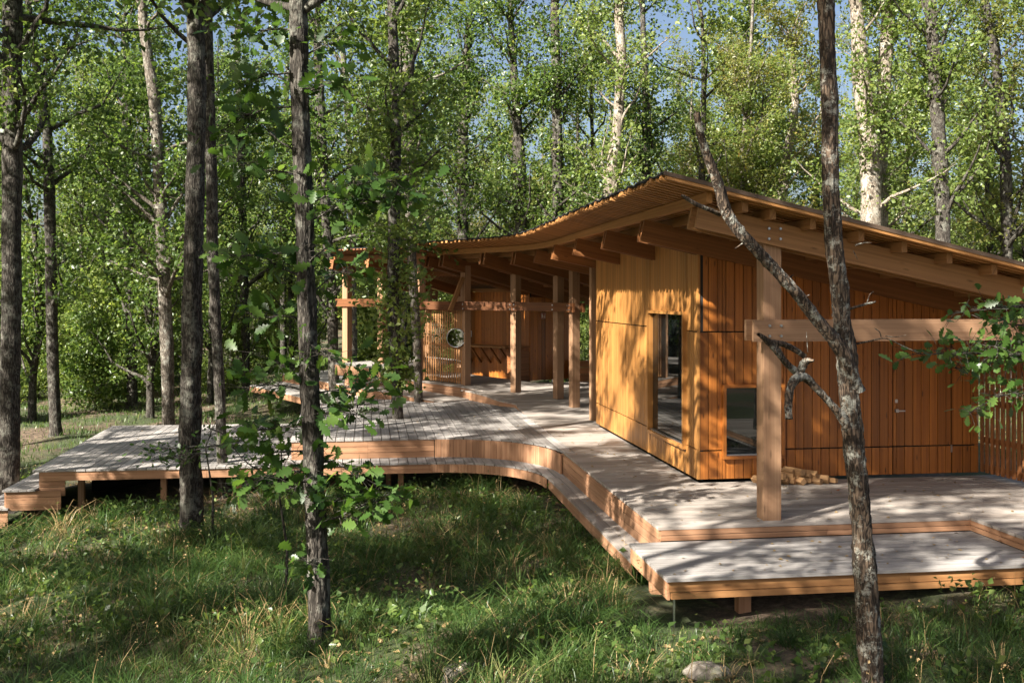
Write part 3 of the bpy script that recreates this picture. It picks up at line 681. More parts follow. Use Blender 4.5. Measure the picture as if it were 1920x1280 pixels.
# ------------------------------------------------------------------ far pavilion
fp = thing('open_pavilion', 'open timber shelter on posts beyond the slatted screen', 'pavilion')
fps = [Vector(W(651, 692.5, .60)), Vector(W(717, 702, .52))]
fd = (fps[0] - fps[1]); fd.z = 0; fd.normalize(); fn = Vector((fd.y, -fd.x, 0)); fn = fn if fn.x > 0 else -fn
e0p = fps[1] - fd * 1.9 - fn * .9; el = 3.3
for p in fps + [fps[0] + fd * 2.2 + fn * .5, fps[1] + fn * 3.4, fps[0] + fn * 3.4]: bar('post', p, (p.x, p.y, 3.45), .19, .19, M['post'], fp, tuple(fd))
for sgn in (-1, 1): bar('tie_beam', fps[1] - fd * .4 + fn * (.13 * sgn) + Vector((0, 0, 2.45 - fps[1].z)), fps[0] + fd * .3 + fn * (.13 * sgn) + Vector((0, 0, 2.45 - fps[0].z)), .05, .21, M['beam_shaded'], fp)
frf = link('roof', None, parent=fp)
for i in range(int(el / .13)):
    a = e0p + fd * (i * .13); b_ = a + fn * 5; a.z = 3.86; b_.z = 3.86 - 5 * .2; bar('roof_board', a, b_, .08, .035, M['rafter'], frf)
a, b_ = e0p.copy(), e0p + fd * el; a.z = b_.z = 3.72; bar('purlin', a + fn * .5 + Vector((0, 0, -.08)), b_ + fn * .5 + Vector((0, 0, -.08)), .08, .14, M['rafter'], frf)
bar('purlin', a + fn * 2.5 + Vector((0, 0, -.48)), b_ + fn * 2.5 + Vector((0, 0, -.48)), .08, .14, M['rafter'], frf)
V = [tuple(x) for x in (Vector((a.x, a.y, 3.885)), Vector((b_.x, b_.y, 3.885)), Vector(((b_ + fn * 5).x, (b_ + fn * 5).y, 2.885)), Vector(((a + fn * 5).x, (a + fn * 5).y, 2.885)))]
o = link('felt_sheet', np_mesh('felt_sheet', V, [(0, 1, 2, 3)]), M['felt'], frf); md = o.modifiers.new('thickness', 'SOLIDIFY'); md.thickness = .02; md.offset = 0
for p in fps:
    q = p - fn * .6; r = p + fn * 3.8; q.z = 3.5; r.z = 2.65; bar('rafter', q, r, .14, .26, M['rafter'], fp)

# ------------------------------------------------------------------ lattice fence beside the door wall
lf = thing('lattice_fence', 'reddish lattice fence of upright slats and four rails beside the door wall', 'fence')
fa, fb = Vector((4.325, -.03, 0)), Vector((4.62, -2.9, 0)); fdv = (fb - fa).normalized(); fnv = Vector((fdv.y, -fdv.x, 0))
for z in (.13, .53, 1.07, 1.62): bar('rail', fa + Vector((0, 0, z)) - fnv * .03, fb + Vector((0, 0, z)) - fnv * .03, .035, .085, M['fence'], lf)
nsl = int((fb - fa).length / .105)
for i in range(nsl + 1):
    q = fa.lerp(fb, i / nsl) + fnv * .008; MB().board((q.x, q.y, .06), (q.x, q.y, 2.1), .055, .03, tuple(fnv)).build('slat', M['fence'], lf)

# ------------------------------------------------------------------ firewood
def log_mesh(seed):
    r = random.Random(seed); n = r.choice((4, 5, 6)); Ln = r.uniform(.26, .34); rad = r.uniform(.045, .062); mb = MB()
    a0 = r.uniform(0, 6.28); ring = [(rad * r.uniform(.75, 1.15) * math.cos(a0 + 6.283 * i / n), rad * r.uniform(.75, 1.15) * math.sin(a0 + 6.283 * i / n)) for i in range(n)]
    A = [Vector((x, -Ln / 2, z)) for x, z in ring]; B = [Vector((x * .95 + r.uniform(-.006, .006), Ln / 2, z * .95)) for x, z in ring]
    for i in range(n):
        j = (i + 1) % n; mb.face([A[i], A[j], B[j], B[i]], [(0, i * .1), (0, i * .1 + .08), (Ln, i * .1 + .08), (Ln, i * .1)])
    mb.face(A[::-1], [(.5 + p.x * .4, p.z) for p in A[::-1]]); mb.face(B, [(.5 + p.x * .4, p.z) for p in B]); return mb, rad
x = 1.02; LG = 'split firewood logs heaped against the door wall'
for row, (n, z, x0) in enumerate(((9, .05, .86), (6, .12, .95), (2, .185, 1.2))):
    for i in range(n):
        mb, rad = log_mesh(100 + row * 20 + i); o = mb.build('firewood_log', M['log'])
        o.location = (x0 + .118 * i + random.uniform(-.01, .01), -.22 + random.uniform(-.03, .03), z + random.uniform(-.006, .006)); o.rotation_euler = (random.uniform(-.04, .04), random.uniform(0, 6.28), random.uniform(.35, .95))
        tag(o, 'split firewood log in the low heap against the cabin wall below the small window', 'firewood', LG)

# ------------------------------------------------------------------ tree machinery
def resample(P, R, step):
    P = np.array(P, float); R = np.array(R, float); s = np.concatenate([[0], np.cumsum(np.linalg.norm(np.diff(P, axis=0), axis=1))])
    n = max(2, int(s[-1] / step) + 1); t = np.linspace(0, s[-1], n)
    Q = np.stack([np.interp(t, s, P[:, k]) for k in range(3)], 1)
    if n > 6 and len(P) > 2:                             # soften the kinks
        for _ in range(max(1, int(.25 / step))): Q[1:-1] = .25 * Q[:-2] + .5 * Q[1:-1] + .25 * Q[2:]
    return Q, np.interp(t, s, R)
def tube(P, R, seg, amp=0.0, rs=None, capend=True):
    n = len(P); T = np.gradient(P, axis=0); T /= np.linalg.norm(T, axis=1)[:, None] + 1e-9
    ref = np.array([1.0, .13, .07]) if abs(T[0, 2]) > .6 else np.array([.05, .1, 1.0])
    A = np.cross(T, ref); A /= np.linalg.norm(A, axis=1)[:, None] + 1e-9; B = np.cross(T, A)
    th = np.linspace(0, 2 * np.pi, seg, endpoint=False)
    RR = np.repeat(R[:, None], seg, 1)
    if amp and rs is not None:
        nz = rs.normal(size=(n, seg)); k = 5
        c = np.cumsum(np.vstack([nz[:1]] * k + [nz] + [nz[-1:]] * k), 0); sm = (c[2 * k:] - c[:-2 * k]) / math.sqrt(2 * k)
        low = np.sin(th[None] * 3 + np.linspace(0, 4, n)[:, None]) * .5 + np.sin(th[None] * 2 + np.linspace(0, 9, n)[:, None]) * .5
        RR = RR * (1 + amp * sm + amp * .8 * low + amp * .45 * nz)
    V = P[:, None] + RR[..., None] * (np.cos(th)[None, :, None] * A[:, None] + np.sin(th)[None, :, None] * B[:, None])
    i = np.arange(n * seg).reshape(n, seg); F = np.stack([i[:-1], np.roll(i[:-1], -1, 1), np.roll(i[1:], -1, 1), i[1:]], -1).reshape(-1, 4)
    return V.reshape(-1, 3), F
class Tubes:
    def __init__(s): s.V = []; s.F = []; s.n = 0
    def add(s, V, F): s.V.append(V); s.F.append(F + s.n); s.n += len(V)
    def mesh(s, name): return np_mesh(name, np.concatenate(s.V), np.concatenate(s.F), smooth=True)
def leaves(C, size, rs, up=.5, tint0=None):
    n = len(C); nr = rs.normal(size=(n, 3)) * .75; nr[:, 2] += up; nr /= np.linalg.norm(nr, axis=1)[:, None]
    t = np.cross(nr, rs.normal(size=(n, 3))); t /= np.linalg.norm(t, axis=1)[:, None] + 1e-9; b_ = np.cross(nr, t)
    Ls = size * rs.uniform(.5, 1.35, n)[:, None]; Wd = Ls * rs.uniform(.3, .42, n)[:, None]; fold = Ls * rs.uniform(.02, .2, n)[:, None]
    V = np.stack([C - t * Ls * .5, C + b_ * Wd + nr * fold + t * Ls * .08, C + t * Ls * .5 - nr * fold * .5, C - b_ * Wd + nr * fold + t * Ls * .08], 1).reshape(-1, 3)
    i = np.arange(n)[:, None] * 4; F = np.concatenate([i + [0, 1, 2], i + [0, 2, 3]], 0)
    ti = rs.uniform(0, 1, n) if tint0 is None else np.clip(tint0 + rs.normal(size=n) * .18, 0, 1)
    return V, F, np.repeat(ti, 4)
def grow(path, radii, rs, h0, nl, llen, clus, per, lsize, sig=.2, elev=(.3, .9), sub=6, twig=.9, seg=10, amp=.04, step=.25, htop=None, bare=0):
    """trunk through `path`; limbs above height h0 (m above base); returns trunk mesh tubes and leaf arrays"""
    T = Tubes(); P, R = resample(path, radii, step); T.add(*tube(P, R, seg, amp, rs))
    base = P[0, 2]; zt = P[-1, 2]; ok = np.where(P[:, 2] > base + h0)[0]; centers = []
    if len(ok) and nl:
        hs = np.sort(rs.uniform(ok[0], ok[-1], nl).astype(int)); az = rs.uniform(0, 6.28)
        for i in hs:
            az += 2.4 + rs.normal() * .4; fr = (P[i, 2] - base - h0) / max(.1, zt - base - h0)
            ll = llen * (1 - .45 * fr) * rs.uniform(.65, 1.2); el = rs.uniform(*elev)
            d = np.array([math.cos(az) * math.cos(el), math.sin(az) * math.cos(el), math.sin(el)]); pts = [P[i]]; m_ = 7
            for k in range(m_):
                d = d + rs.normal(size=3) * .16 + np.array([0, 0, .05]); d /= np.linalg.norm(d); pts.append(pts[-1] + d * ll / m_)
            pts = np.array(pts); r0 = min(R[i] * .6, .018 + ll * .020); rr = np.linspace(r0, .006, len(pts)); T.add(*tube(pts, rr, 5))
            for s_ in range(sub):
                f = rs.uniform(.22, 1.0); q = pts[min(int(f * m_), m_)]; d2_ = d + rs.normal(size=3) * .75; d2_ /= np.linalg.norm(d2_)
                tl = twig * rs.uniform(.5, 1.3); tp_ = np.array([q, q + d2_ * tl * .5 + rs.normal(size=3) * .06, q + d2_ * tl + np.array([0, 0, -.08]) + rs.normal(size=3) * .1])
                T.add(*tube(tp_, np.array([.009, .006, .003]), 3))
                for c in range(clus): f2 = rs.uniform(.15, 1.05); centers.append(tp_[0] * (1 - f2) + tp_[2] * f2 + rs.normal(size=3) * .1)
    if not centers: return T, None
    C = np.array(centers); tint = np.clip(rs.uniform(.15, .75, len(C)), 0, 1)
    LC = np.repeat(C, per, 0) + rs.normal(size=(len(C) * per, 3)) * [sig, sig, sig * .7]
    return T, leaves(LC, lsize, rs, tint0=np.repeat(tint, per))
def plant(name, label, cat, T, LV, bark, leaf, group=None):
    root = thing(name, label, cat, group)
    link('trunk', T.mesh('trunk'), M[bark], root)
    if LV is not None: link('crown', np_mesh('crown', LV[0], LV[1], LV[2]), M[leaf], root)
    return root
def copytree(src, label=None, group=None):
    r = src.copy(); COL.objects.link(r)
    if label: r["label"] = label
    if group: r["group"] = group
    for ch in src.children:
        c = ch.copy(); COL.objects.link(c); c.parent = r
    return r
def pxpath(pts, d, base=True, up=None, lean=0.0):
    """pts: (px, py, half width px) at depth d ; first point drops to the ground"""
    P, R = [], []
    for (x, y, r) in pts: P.append(D(x, y, d)); R.append(r * d / FPX)
    if base:
        g = float(gnd(P[0][0], P[0][1])) - .12; P[0] = (P[0][0], P[0][1], g)
    if up and P[-1][2] < up:
        n = 4; x, y, z = P[-1]; dx, dy = (P[-1][0] - P[-2][0]), (P[-1][1] - P[-2][1]); dz = max(.3, P[-1][2] - P[-2][2]); r = R[-1]
        for k in range(1, n + 1):
            f = k / n; P.append((x + dx / dz * (up - z) * f * .6 + random.uniform(-.15, .15), y + dy / dz * (up - z) * f * .6 + random.uniform(-.15, .15), z + (up - z) * f)); R.append(r * (1 - .8 * f))
    return P, R
def flare(P, R, k=1.5, h=.45):
    """add a root flare at the base"""
    p = np.array(P[0]); q = np.array(P[1]); d = (q - p) / np.linalg.norm(q - p)
    return [tuple(p), tuple(p + d * h * .45), tuple(p + d * h)] + list(P[1:]), [R[0] * k, R[0] * 1.15, R[0]] + list(R[1:])

# lobed leaf outline for foliage near the camera
def lobed():
    half = [(0, .0), (.10, .02), (.22, .16), (.28, .08), (.42, .27), (.50, .13), (.64, .33), (.72, .17), (.84, .22), (.92, .10), (1.0, 0)]
    return half
LO = lobed()
def lobed_mesh(sz):
    V, F = [], []
    mid = [(x, 0, -.10 * x * x) for x, y in LO]
    V += [(x * sz, y * sz, z * sz) for x, y, z in mid]; n = len(LO)
    for sgn in (1, -1):
        o_ = len(V); V += [(x * sz, sgn * y * sz, (.12 * y - .10 * x * x) * sz) for x, y in LO]
        for i in range(n - 1):
            f = (i, i + 1, o_ + i + 1, o_ + i); F.append(f if sgn < 0 else f[::-1])
    return np.array(V), np.array(F)
def lobed_cloud(C, size, rs, dirs=None, up=.45):
    V0, F0 = lobed_mesh(1.0); n = len(C)
    nr = rs.normal(size=(n, 3)) * .7; nr[:, 2] += up; nr /= np.linalg.norm(nr, axis=1)[:, None]
    dv = (rs.normal(size=(n, 3)) if dirs is None else dirs + rs.normal(size=(n, 3)) * .5); t = dv - nr * np.sum(dv * nr, 1)[:, None]; t /= np.linalg.norm(t, axis=1)[:, None] + 1e-9
    b_ = np.cross(nr, t); s_ = size * rs.uniform(.45, 1.2, n)[:, None, None]
    V = C[:, None] + s_ * (V0[None, :, :1] * t[:, None] + V0[None, :, 1:2] * b_[:, None] + V0[None, :, 2:] * nr[:, None])
    F = (F0[None] + (np.arange(n) * len(V0))[:, None, None]).reshape(-1, 4)
    fr = [Matrix(((t[i, 0] * s_[i, 0, 0], b_[i, 0] * s_[i, 0, 0], nr[i, 0] * s_[i, 0, 0], C[i, 0]), (t[i, 1] * s_[i, 0, 0], b_[i, 1] * s_[i, 0, 0], nr[i, 1] * s_[i, 0, 0], C[i, 1]), (t[i, 2] * s_[i, 0, 0], b_[i, 2] * s_[i, 0, 0], nr[i, 2] * s_[i, 0, 0], C[i, 2]), (0, 0, 0, 1))) for i in range(n)] if n <= 320 else None
    return V.reshape(-1, 3), F, np.repeat(np.clip(rs.normal(size=n) * .2 + .45, 0, 1), len(V0)), fr
leaf_variants = []
for k in range(5):
    V0, F0 = lobed_mesh(1.0); leaf_variants.append(np_mesh('leaf', V0, F0, np.full(len(V0), .12 + .18 * k))); leaf_variants[-1].materials.append(M['leaf_near'])
def spray(root_pt, dirv, length, n, rs, T, drop=.1, r0=.012):
    """a leafy side branch; returns leaf centres and directions"""
    d = np.array(dirv, float); d /= np.linalg.norm(d); pts = [np.array(root_pt, float)]
    for k in range(6): d = d + rs.normal(size=3) * .14 + np.array([0, 0, -drop * .15]); d /= np.linalg.norm(d); pts.append(pts[-1] + d * length / 6)
    pts = np.array(pts); T.add(*tube(pts, np.linspace(r0, .003, 7), 5)); C, Dr = [], []
    for k in range(n):
        f = rs.beta(2.2, 1.2) * 6; i = min(int(f), 5); q = pts[i] + (pts[i + 1] - pts[i]) * (f - i); o_ = rs.normal(size=3) * [.10, .10, .06] * (1 + length * .35)
        T.add(*tube(np.array([q, q + o_ * .5 + [0, 0, .012], q + o_]), np.array([.003, .0025, .002]), 3)); C.append(q + o_); Dr.append(d * .5 + o_ / (np.linalg.norm(o_) + 1e-6))
    return C, Dr

# ------------------------------------------------------------------ the individual trees of the photograph
rs = np.random.default_rng(11)
def hero(name, label, pts, d, up, h0, nl, llen, bark='bark', leaf='leaf_oak', clus=5, per=9, lsize=.12, seg=14, amp=.05, step=.12, fl=1.5, sig=.22, elev=(.3, .9), sub=6, twig=.9, base=True, zbase=None, group=None, seed=0):
    r = np.random.default_rng(1000 + seed); P, R = pxpath(pts, d, base, up)
    if zbase is not None: P[0] = (P[0][0], P[0][1], zbase)
    if fl > 1: P, R = flare(P, R, fl)
    T, LV = grow(P, R, r, h0, nl, llen, clus, per, lsize, sig, elev, sub, twig, seg, amp, step)
    return plant(name, label, 'tree', T, LV, bark, leaf, group), T, P
hero('oak_tree', 'thick straight trunk beside the outer stair of the low platform', [(14, 925, 21), (18, 800, 18.5), (22, 500, 17), (22, 200, 16), (24, 0, 15.5)], 19.2, 15, 6.5, 22, 3.4, seg=20, fl=2.2, seed=1)
hero('oak_tree', 'slim forked trunk standing in the grass beyond the low platform, bare lower stem', [(105, 803, 11), (98, 640, 11), (94, 400, 10), (88, 230, 9), (62, 90, 7)], 28.5, 14, 3.2, 30, 3.2, seed=2, lsize=.13)
hero('oak_tree', 'dark furrowed trunk rising from the grass before the low platform', [(362, 1005, 21), (356, 850, 19.5), (360, 600, 19), (368, 300, 16.5), (369, 0, 15.5)], 15.3, 15, 6.8, 22, 3.4, seg=22, step=.06, fl=1.8, amp=.06, seed=3)
hero('oak_tree', 'pale sunlit trunk at the far edge of the low platform', [(316, 797, 12), (313, 650, 12), (302, 400, 11), (292, 200, 10), (268, 40, 9)], 28.2, 14, 3.4, 30, 3.0, 'bark_mid', seed=4, lsize=.13)
hero('oak_tree', 'slender trunk standing close in front of the fascia of the low platform', [(420, 897, 10), (412, 760, 10), (400, 500, 10), (393, 200, 10), (388, 0, 9)], 18.2, 13, 5.5, 16, 2.6, seed=5, fl=1.3)
hero('oak_tree', 'small trunk with flared foot in the sunny grass behind the platform', [(248, 745, 10), (245, 600, 9), (240, 350, 8), (236, 100, 7)], 35, 13, 3.0, 30, 3.2, seed=6, lsize=.14, fl=2.2)
hero('oak_tree', 'thin dark trunk deep in the wood behind the flared one', [(208, 700, 6), (206, 500, 6), (200, 200, 5)], 42, 12, 2.5, 26, 3.0, seed=7, lsize=.15)
hero('oak_tree', 'leafy trunk just behind the grey deck close to its pierced tree', [(786, 752, 8), (782, 650, 8), (772, 480, 9), (766, 300, 10), (764, 120, 10), (760, 0, 9)], 25.2, 14, 3.6, 26, 2.6, 'bark_mid', seed=8, fl=1.0)
for i, (lab, pts, dd_) in enumerate([
    ('trunk rising right behind the low walkway, between its boards and the far posts', [(628, 715, 10), (622, 560, 10), (606, 330, 9), (596, 100, 8)], 29.5),
    ('thin brown stem framed between the far post and the leafy deck oak', [(664, 690, 7), (661, 450, 7), (652, 220, 6), (640, 60, 5)], 36),
    ('thin stem in the sunny grass past the far end of the walkway', [(462, 692, 8), (457, 520, 8), (452, 250, 7), (444, 60, 6)], 38),
    ('very thin dark stem deep among the shrubs of the outer wood', [(150, 650, 5), (152, 450, 5), (146, 150, 4)], 46),
    ('very thin stem seen over the walkway corner among shrubs', [(532, 650, 6), (530, 450, 6), (538, 150, 5)], 44),
    ('slight dark stem close beside the flared small trunk', [(278, 690, 6), (280, 480, 6), (272, 200, 5)], 41)]):
    hero('oak_tree', lab, pts, dd_, 13, 3.0, 24, 2.8, ('bark', 'bark_mid')[i % 2], ('leaf_oak', 'leaf_lit')[i % 2], seed=50 + i, lsize=.13, per=8, elev=(.4, 1.1), seg=10)
# trees behind the roof
for i, (lab, pts, dd_, bark, leaf, nl, ll) in enumerate([
    ('dark trunk with two curved limbs low above the roof of the porch', [(870, 700, 12), (868, 430, 11), (866, 300, 10), (872, 180, 8), (878, 60, 6)], 36, 'bark', 'leaf_oak', 30, 3.0),
    ('trunk dividing into many upright stems above the porch roof', [(978, 700, 14), (978, 420, 12), (974, 300, 11), (965, 150, 7), (955, 0, 5)], 35, 'bark', 'leaf_oak', 34, 3.2),
    ('straight brown trunk above the bend of the eave', [(1046, 700, 11), (1046, 380, 10), (1044, 200, 9), (1040, 0, 8)], 34, 'bark', 'leaf_oak', 26, 2.8),
    ('pale sunlit trunk forking in two behind the rising eave', [(1146, 700, 15), (1144, 350, 14), (1158, 240, 10), (1166, 100, 9), (1158, 0, 8)], 33, 'bark_pale', 'leaf_lit', 28, 2.8),
    ('thin dark trunk close to the forked pale one', [(1213, 700, 8), (1212, 330, 7), (1210, 150, 6), (1204, 0, 5)], 37, 'bark', 'leaf_oak', 24, 2.8),
    ('leaning birch with dark patched white bark above the roof corner', [(1455, 700, 9), (1464, 370, 9), (1478, 280, 8), (1492, 190, 7), (1480, 60, 5)], 40, 'bark_pale', 'leaf_birch', 22, 3.4),
    ('broad cream trunk brightly lit behind the dead snag', [(1640, 700, 22), (1634, 400, 20), (1630, 250, 19), (1612, 110, 14), (1604, 0, 12)], 31, 'bark_pale', 'leaf_lit', 22, 3.0),
    ('cream trunk twinned with the broad one behind the dead snag', [(1652, 700, 12), (1650, 300, 14), (1660, 120, 13), (1668, 0, 12)], 31.6, 'bark_pale', 'leaf_lit', 14, 2.6),
    ('tall grey trunk with horizontal rings behind the lower roof edge', [(1772, 700, 15), (1768, 420, 14), (1762, 280, 13), (1750, 100, 11), (1744, 0, 10)], 30, 'bark', 'leaf_lit', 22, 3.0),
    ('dark slim trunk with airy foliage at the open sky over the roof end', [(1890, 700, 11), (1886, 300, 10), (1868, 120, 8), (1846, 0, 7)], 33, 'bark', 'leaf_birch', 24, 3.2)]):
    hero('oak_tree' if i != 5 else 'birch_tree', lab, pts, dd_, 13, 4.0 if i < 5 else 4.6, nl, ll, bark, leaf, seed=20 + i, lsize=.13, fl=1.0, base=True, per=8, elev=(.5, 1.15))

# tree growing through the deck, wrapped in leafy shoots
P, R = pxpath([(748, 785, 11), (743, 700, 10.5), (737, 600, 11), (738, 450, 11), (742, 250, 10), (738, 80, 9), (734, 0, 8)], 21.75, False, 14)
P[0] = (P[0][0], P[0][1], -.5)
r = np.random.default_rng(77); T, LV = grow(P, R, r, 5.0, 18, 2.6, 6, 11, .12, seg=16, amp=.05, step=.12)
Pn = np.array(P); cs = []
for k in range(215):
    z = r.choice([r.uniform(.55, 1.4), r.uniform(1.2, 4.2), r.uniform(1.2, 4.2), r.uniform(3, 6)]); x = np.interp(z, Pn[:, 2], Pn[:, 0]); y = np.interp(z, Pn[:, 2], Pn[:, 1]); a = r.uniform(0, 6.28); rad = r.uniform(.1, .72) * (1.15 if z > 1.6 else .62)
    q0_ = np.array([x, y, z]); q1_ = q0_ + np.array([math.cos(a) * rad, math.sin(a) * rad, .12]); T.add(*tube(np.array([q0_, (q0_ + q1_) / 2 + [0, 0, .03], q1_]), np.array([.008, .005, .003]), 3)); cs.append(q1_)
cs = np.array(cs); LC = np.repeat(cs, 13, 0) + r.normal(size=(len(cs) * 13, 3)) * .11; L2 = leaves(LC, .12, r, tint0=np.repeat(r.uniform(.2, .9, len(cs)), 13))
LV = (np.concatenate([LV[0], L2[0]]), np.concatenate([LV[1], L2[1] + len(LV[0])]), np.concatenate([LV[2], L2[2]]))
plant('oak_tree', 'young oak wrapped in leafy shoots growing up through the grey deck', 'tree', T, LV, 'bark', 'leaf_lit')

# large leafed oak nearest the grass bay
P, R = pxpath([(603, 1206, 21), (592, 1000, 19), (584, 800, 18), (576, 600, 17), (568, 350, 16.5), (562, 150, 16.5), (560, 0, 16)], 10.15, True, 13); P, R = flare(P, R, 1.7, .4)
r = np.random.default_rng(5); T, LV = grow(P, R, r, 6.4, 22, 3.0, 6, 11, .13, seg=26, amp=.06, step=.045)
C, Dr = [], []; Pn = np.array(P); cr = Vector((CT, -ST, 0)); cd = Vector((ST, CT, 0))
def tr_at(py):
    z = CAMH + (HY - py) * 10.15 / FPX; return np.array([np.interp(z, Pn[:, 2], Pn[:, 0]), np.interp(z, Pn[:, 2], Pn[:, 1]), z])
for (py, ax, ad, az, ln, n) in [(985, 1, -.2, .15, .85, 30), (960, .55, .1, .5, .7, 22), (1040, -.2, -.8, -.1, .35, 10), (880, -.8, -.3, .2, .7, 22), (860, .8, .1, -.1, .55, 18), (800, -1, .2, .1, .85, 26), (790, .9, -.3, .3, .6, 24),
                                 (740, .9, .2, .25, .75, 26), (690, -.6, -.5, .2, .5, 18), (650, .6, -.6, .1, .45, 16), (600, -.9, .2, .2, .8, 24), (560, .7, .2, .4, .55, 20), (500, .4, -.5, .4, .45, 14), (420, .8, .2, .35, .9, 28), (400, 1, .1, .3, 1.25, 44),
                                 (385, .9, -.2, .25, 1.0, 30), (330, -.8, .1, .2, .8, 22), (290, -.9, -.2, .3, .8, 20), (200, -1, .1, .15, .9, 28), (180, .6, -.3, .3, .45, 16), (140, -1, .1, .3, .8, 26), (110, .5, .2, .3, .5, 14), (60, -1, .2, .2, .9, 30), (520, -.9, .2, .3, .8, 24), (470, -.8, -.2, -.05, .75, 20),
                                 (900, -.4, -.6, .1, .4, 12), (730, -.9, .1, -.1, .8, 24), (845, -.9, .3, .0, .6, 18)]:
    dv = cr * ax + cd * ad + Vector((0, 0, az)); a, b_ = spray(tr_at(py), dv, ln, int(n * 2.0), r, T); C += a; Dr += b_
C = np.array(C); Dr = np.array(Dr)
oak = plant('oak_tree', 'slim oak with big lobed leaves sprouting along its trunk, rooted in the near grass', 'tree', T, LV, 'bark', 'leaf_oak')
pick = r.permutation(len(C)); first, rest = pick[:290], pick[290:]
_, _, _, fr = lobed_cloud(C[first], .18, r, Dr[first])
for k, mt in enumerate(fr):
    o = link('leaf', leaf_variants[int(r.integers(0, 5))], None, oak); o.matrix_world = mt
V, F, ti, _ = lobed_cloud(C[rest], .18, r, Dr[rest])
o = link('side_foliage', np_mesh('side_foliage', V, F, ti), M['leaf_near'], oak); o["kind"] = "stuff"

# dead snag in front of the cabin
DS = 7.9
r = np.random.default_rng(21); T = Tubes()
def snag(pts, step=.03, seg=22, amp=.075, dd=0.0):
    P = np.array([D(x, y, DS + dd * i / max(1, len(pts) - 1)) for i, (x, y, _) in enumerate(pts)]); R = np.array([q * .84 * DS / FPX for *_, q in pts])
    Q, RR = resample(P, R, step); V, F = tube(Q, RR, seg, amp, r); T.add(V, F); return Q
main_q = [(1640, 1330, 27), (1634, 1260, 24), (1626, 1120, 23.5), (1613, 970, 22), (1606, 880, 22.5), (1598, 800, 22), (1591, 730, 21), (1588, 675, 22), (1578, 600, 18), (1570, 520, 18.5), (1561, 430, 19), (1557, 350, 17), (1556, 230, 18), (1551, 100, 17.5), (1549, 0, 17.5), (1546, -120, 16), (1552, -240, 13)]
snag(main_q)
snag([(1600, 735, 20), (1590, 672, 19), (1562, 636, 16), (1530, 598, 13), (1495, 552, 12.5), (1455, 508, 11.5), (1412, 462, 11), (1378, 425, 11), (1356, 388, 12), (1349, 350, 11), (1338, 320, 10.5), (1322, 280, 9), (1311, 245, 8.5), (1305, 211, 7)], .03, 14, .10, -.5)
snag([(1352, 402, 6), (1330, 393, 5), (1305, 384, 5), (1278, 366, 3)], .02, 9, .12, -.1)
snag([(1604, 832, 15), (1590, 795, 13), (1566, 766, 9), (1538, 735, 8.5), (1512, 708, 9), (1496, 700, 10), (1480, 722, 9), (1476, 755, 8.5), (1479, 785, 7)], .025, 12, .12, -.35)
snag([(1500, 703, 9), (1505, 680, 8), (1514, 670, 7), (1526, 676, 3)], .02, 9, .12, -.1)
snag([(1496, 700, 8), (1470, 678, 8), (1455, 655, 7.5), (1440, 640, 6.5), (1422, 626, 5)], .02, 10, .12, -.2)
snag([(1444, 640, 6), (1470, 645, 6), (1490, 653, 6.5), (1510, 668, 6)], .02, 9, .12, .05)
for pts in ([(1560, 592, 4), (1590, 580, 3), (1618, 571, 3), (1642, 566, 2)], [(1606, 644, 2.5), (1640, 638, 2), (1660, 630, 1.6), (1690, 648, 1.2), (1720, 660, .8)], [(1652, 632, 1.4), (1650, 622, 1), (1640, 615, .7)], [(1660, 630, 1.2), (1680, 634, .9), (1698, 628, .6)],
            [(1626, 566, 1.5), (1630, 552, 1), (1638, 546, .6)], [(1395, 455, 2.5), (1385, 462, 1.5), (1378, 466, 1)], [(1478, 525, 2.5), (1484, 518, 2), (1488, 515, 1)], [(1500, 560, 2), (1518, 552, 1.4)], [(1515, 660, 1.5), (1513, 640, 1), (1512, 622, .6)], [(1345, 365, 1.2), (1358, 340, .9)], [(1604, 460, 2), (1622, 452, 1.3), (1634, 455, .8)], [(1600, 470, 1.5), (1608, 486, .8)]):
    snag(pts, .02, 5, .1)
ds_ = thing('dead_tree', 'dead lichen crusted snag with a bare forked limb standing before the cabin door wall', 'tree')
link('trunk', T.mesh('trunk'), M['bark_dead'], ds_)

# oak branch reaching in before the lattice fence, with its own trunk outside the picture
T = Tubes(); r = np.random.default_rng(33); DB = 9.4
tp0 = np.array(D(2260, 1300, DB)); tp0[2] = float(gnd(tp0[0], tp0[1])) - .1
Q, RR = resample([tuple(tp0), tuple(tp0 + [0.05, 0, 2]), tuple(tp0 + [.1, .1, 5]), tuple(tp0 + [0, .2, 9])], [.16, .13, .11, .06], .1); T.add(*tube(Q, RR, 16, .05, r))
C, Dr = [], []
for (pts, n) in [([(2250, 520), (2100, 560), (1960, 568), (1860, 578), (1790, 588)], 55), ([(2250, 640), (2120, 680), (1980, 668), (1880, 664), (1790, 662), (1712, 664)], 85), ([(2250, 760), (2100, 760), (1960, 735), (1880, 738), (1818, 772)], 55), ([(2000, 665), (1930, 645), (1880, 640), (1868, 650)], 28), ([(1970, 600), (1920, 612), (1880, 605)], 20), ([(1900, 664), (1840, 684), (1790, 690)], 22)]:
    P3 = np.array([D(x, y, DB + .25 * math.sin(i * 1.3)) for i, (x, y) in enumerate(pts)]); Q, RR = resample(P3, np.linspace(.018, .003, len(P3)), .08); T.add(*tube(Q, RR, 6))
    for k in range(int(n * 1.9)):
        f = r.uniform(.3, 1.0); q = Q[min(int(f * len(Q)), len(Q) - 1)]; o_ = r.normal(size=3) * [.11, .11, .07]; T.add(*tube(np.array([q, q + o_ * .5 + [0, 0, .01], q + o_]), np.array([.003, .0025, .002]), 3)); C.append(q + o_); Dr.append(o_ - np.array([CT, -ST, 0]) * .05)
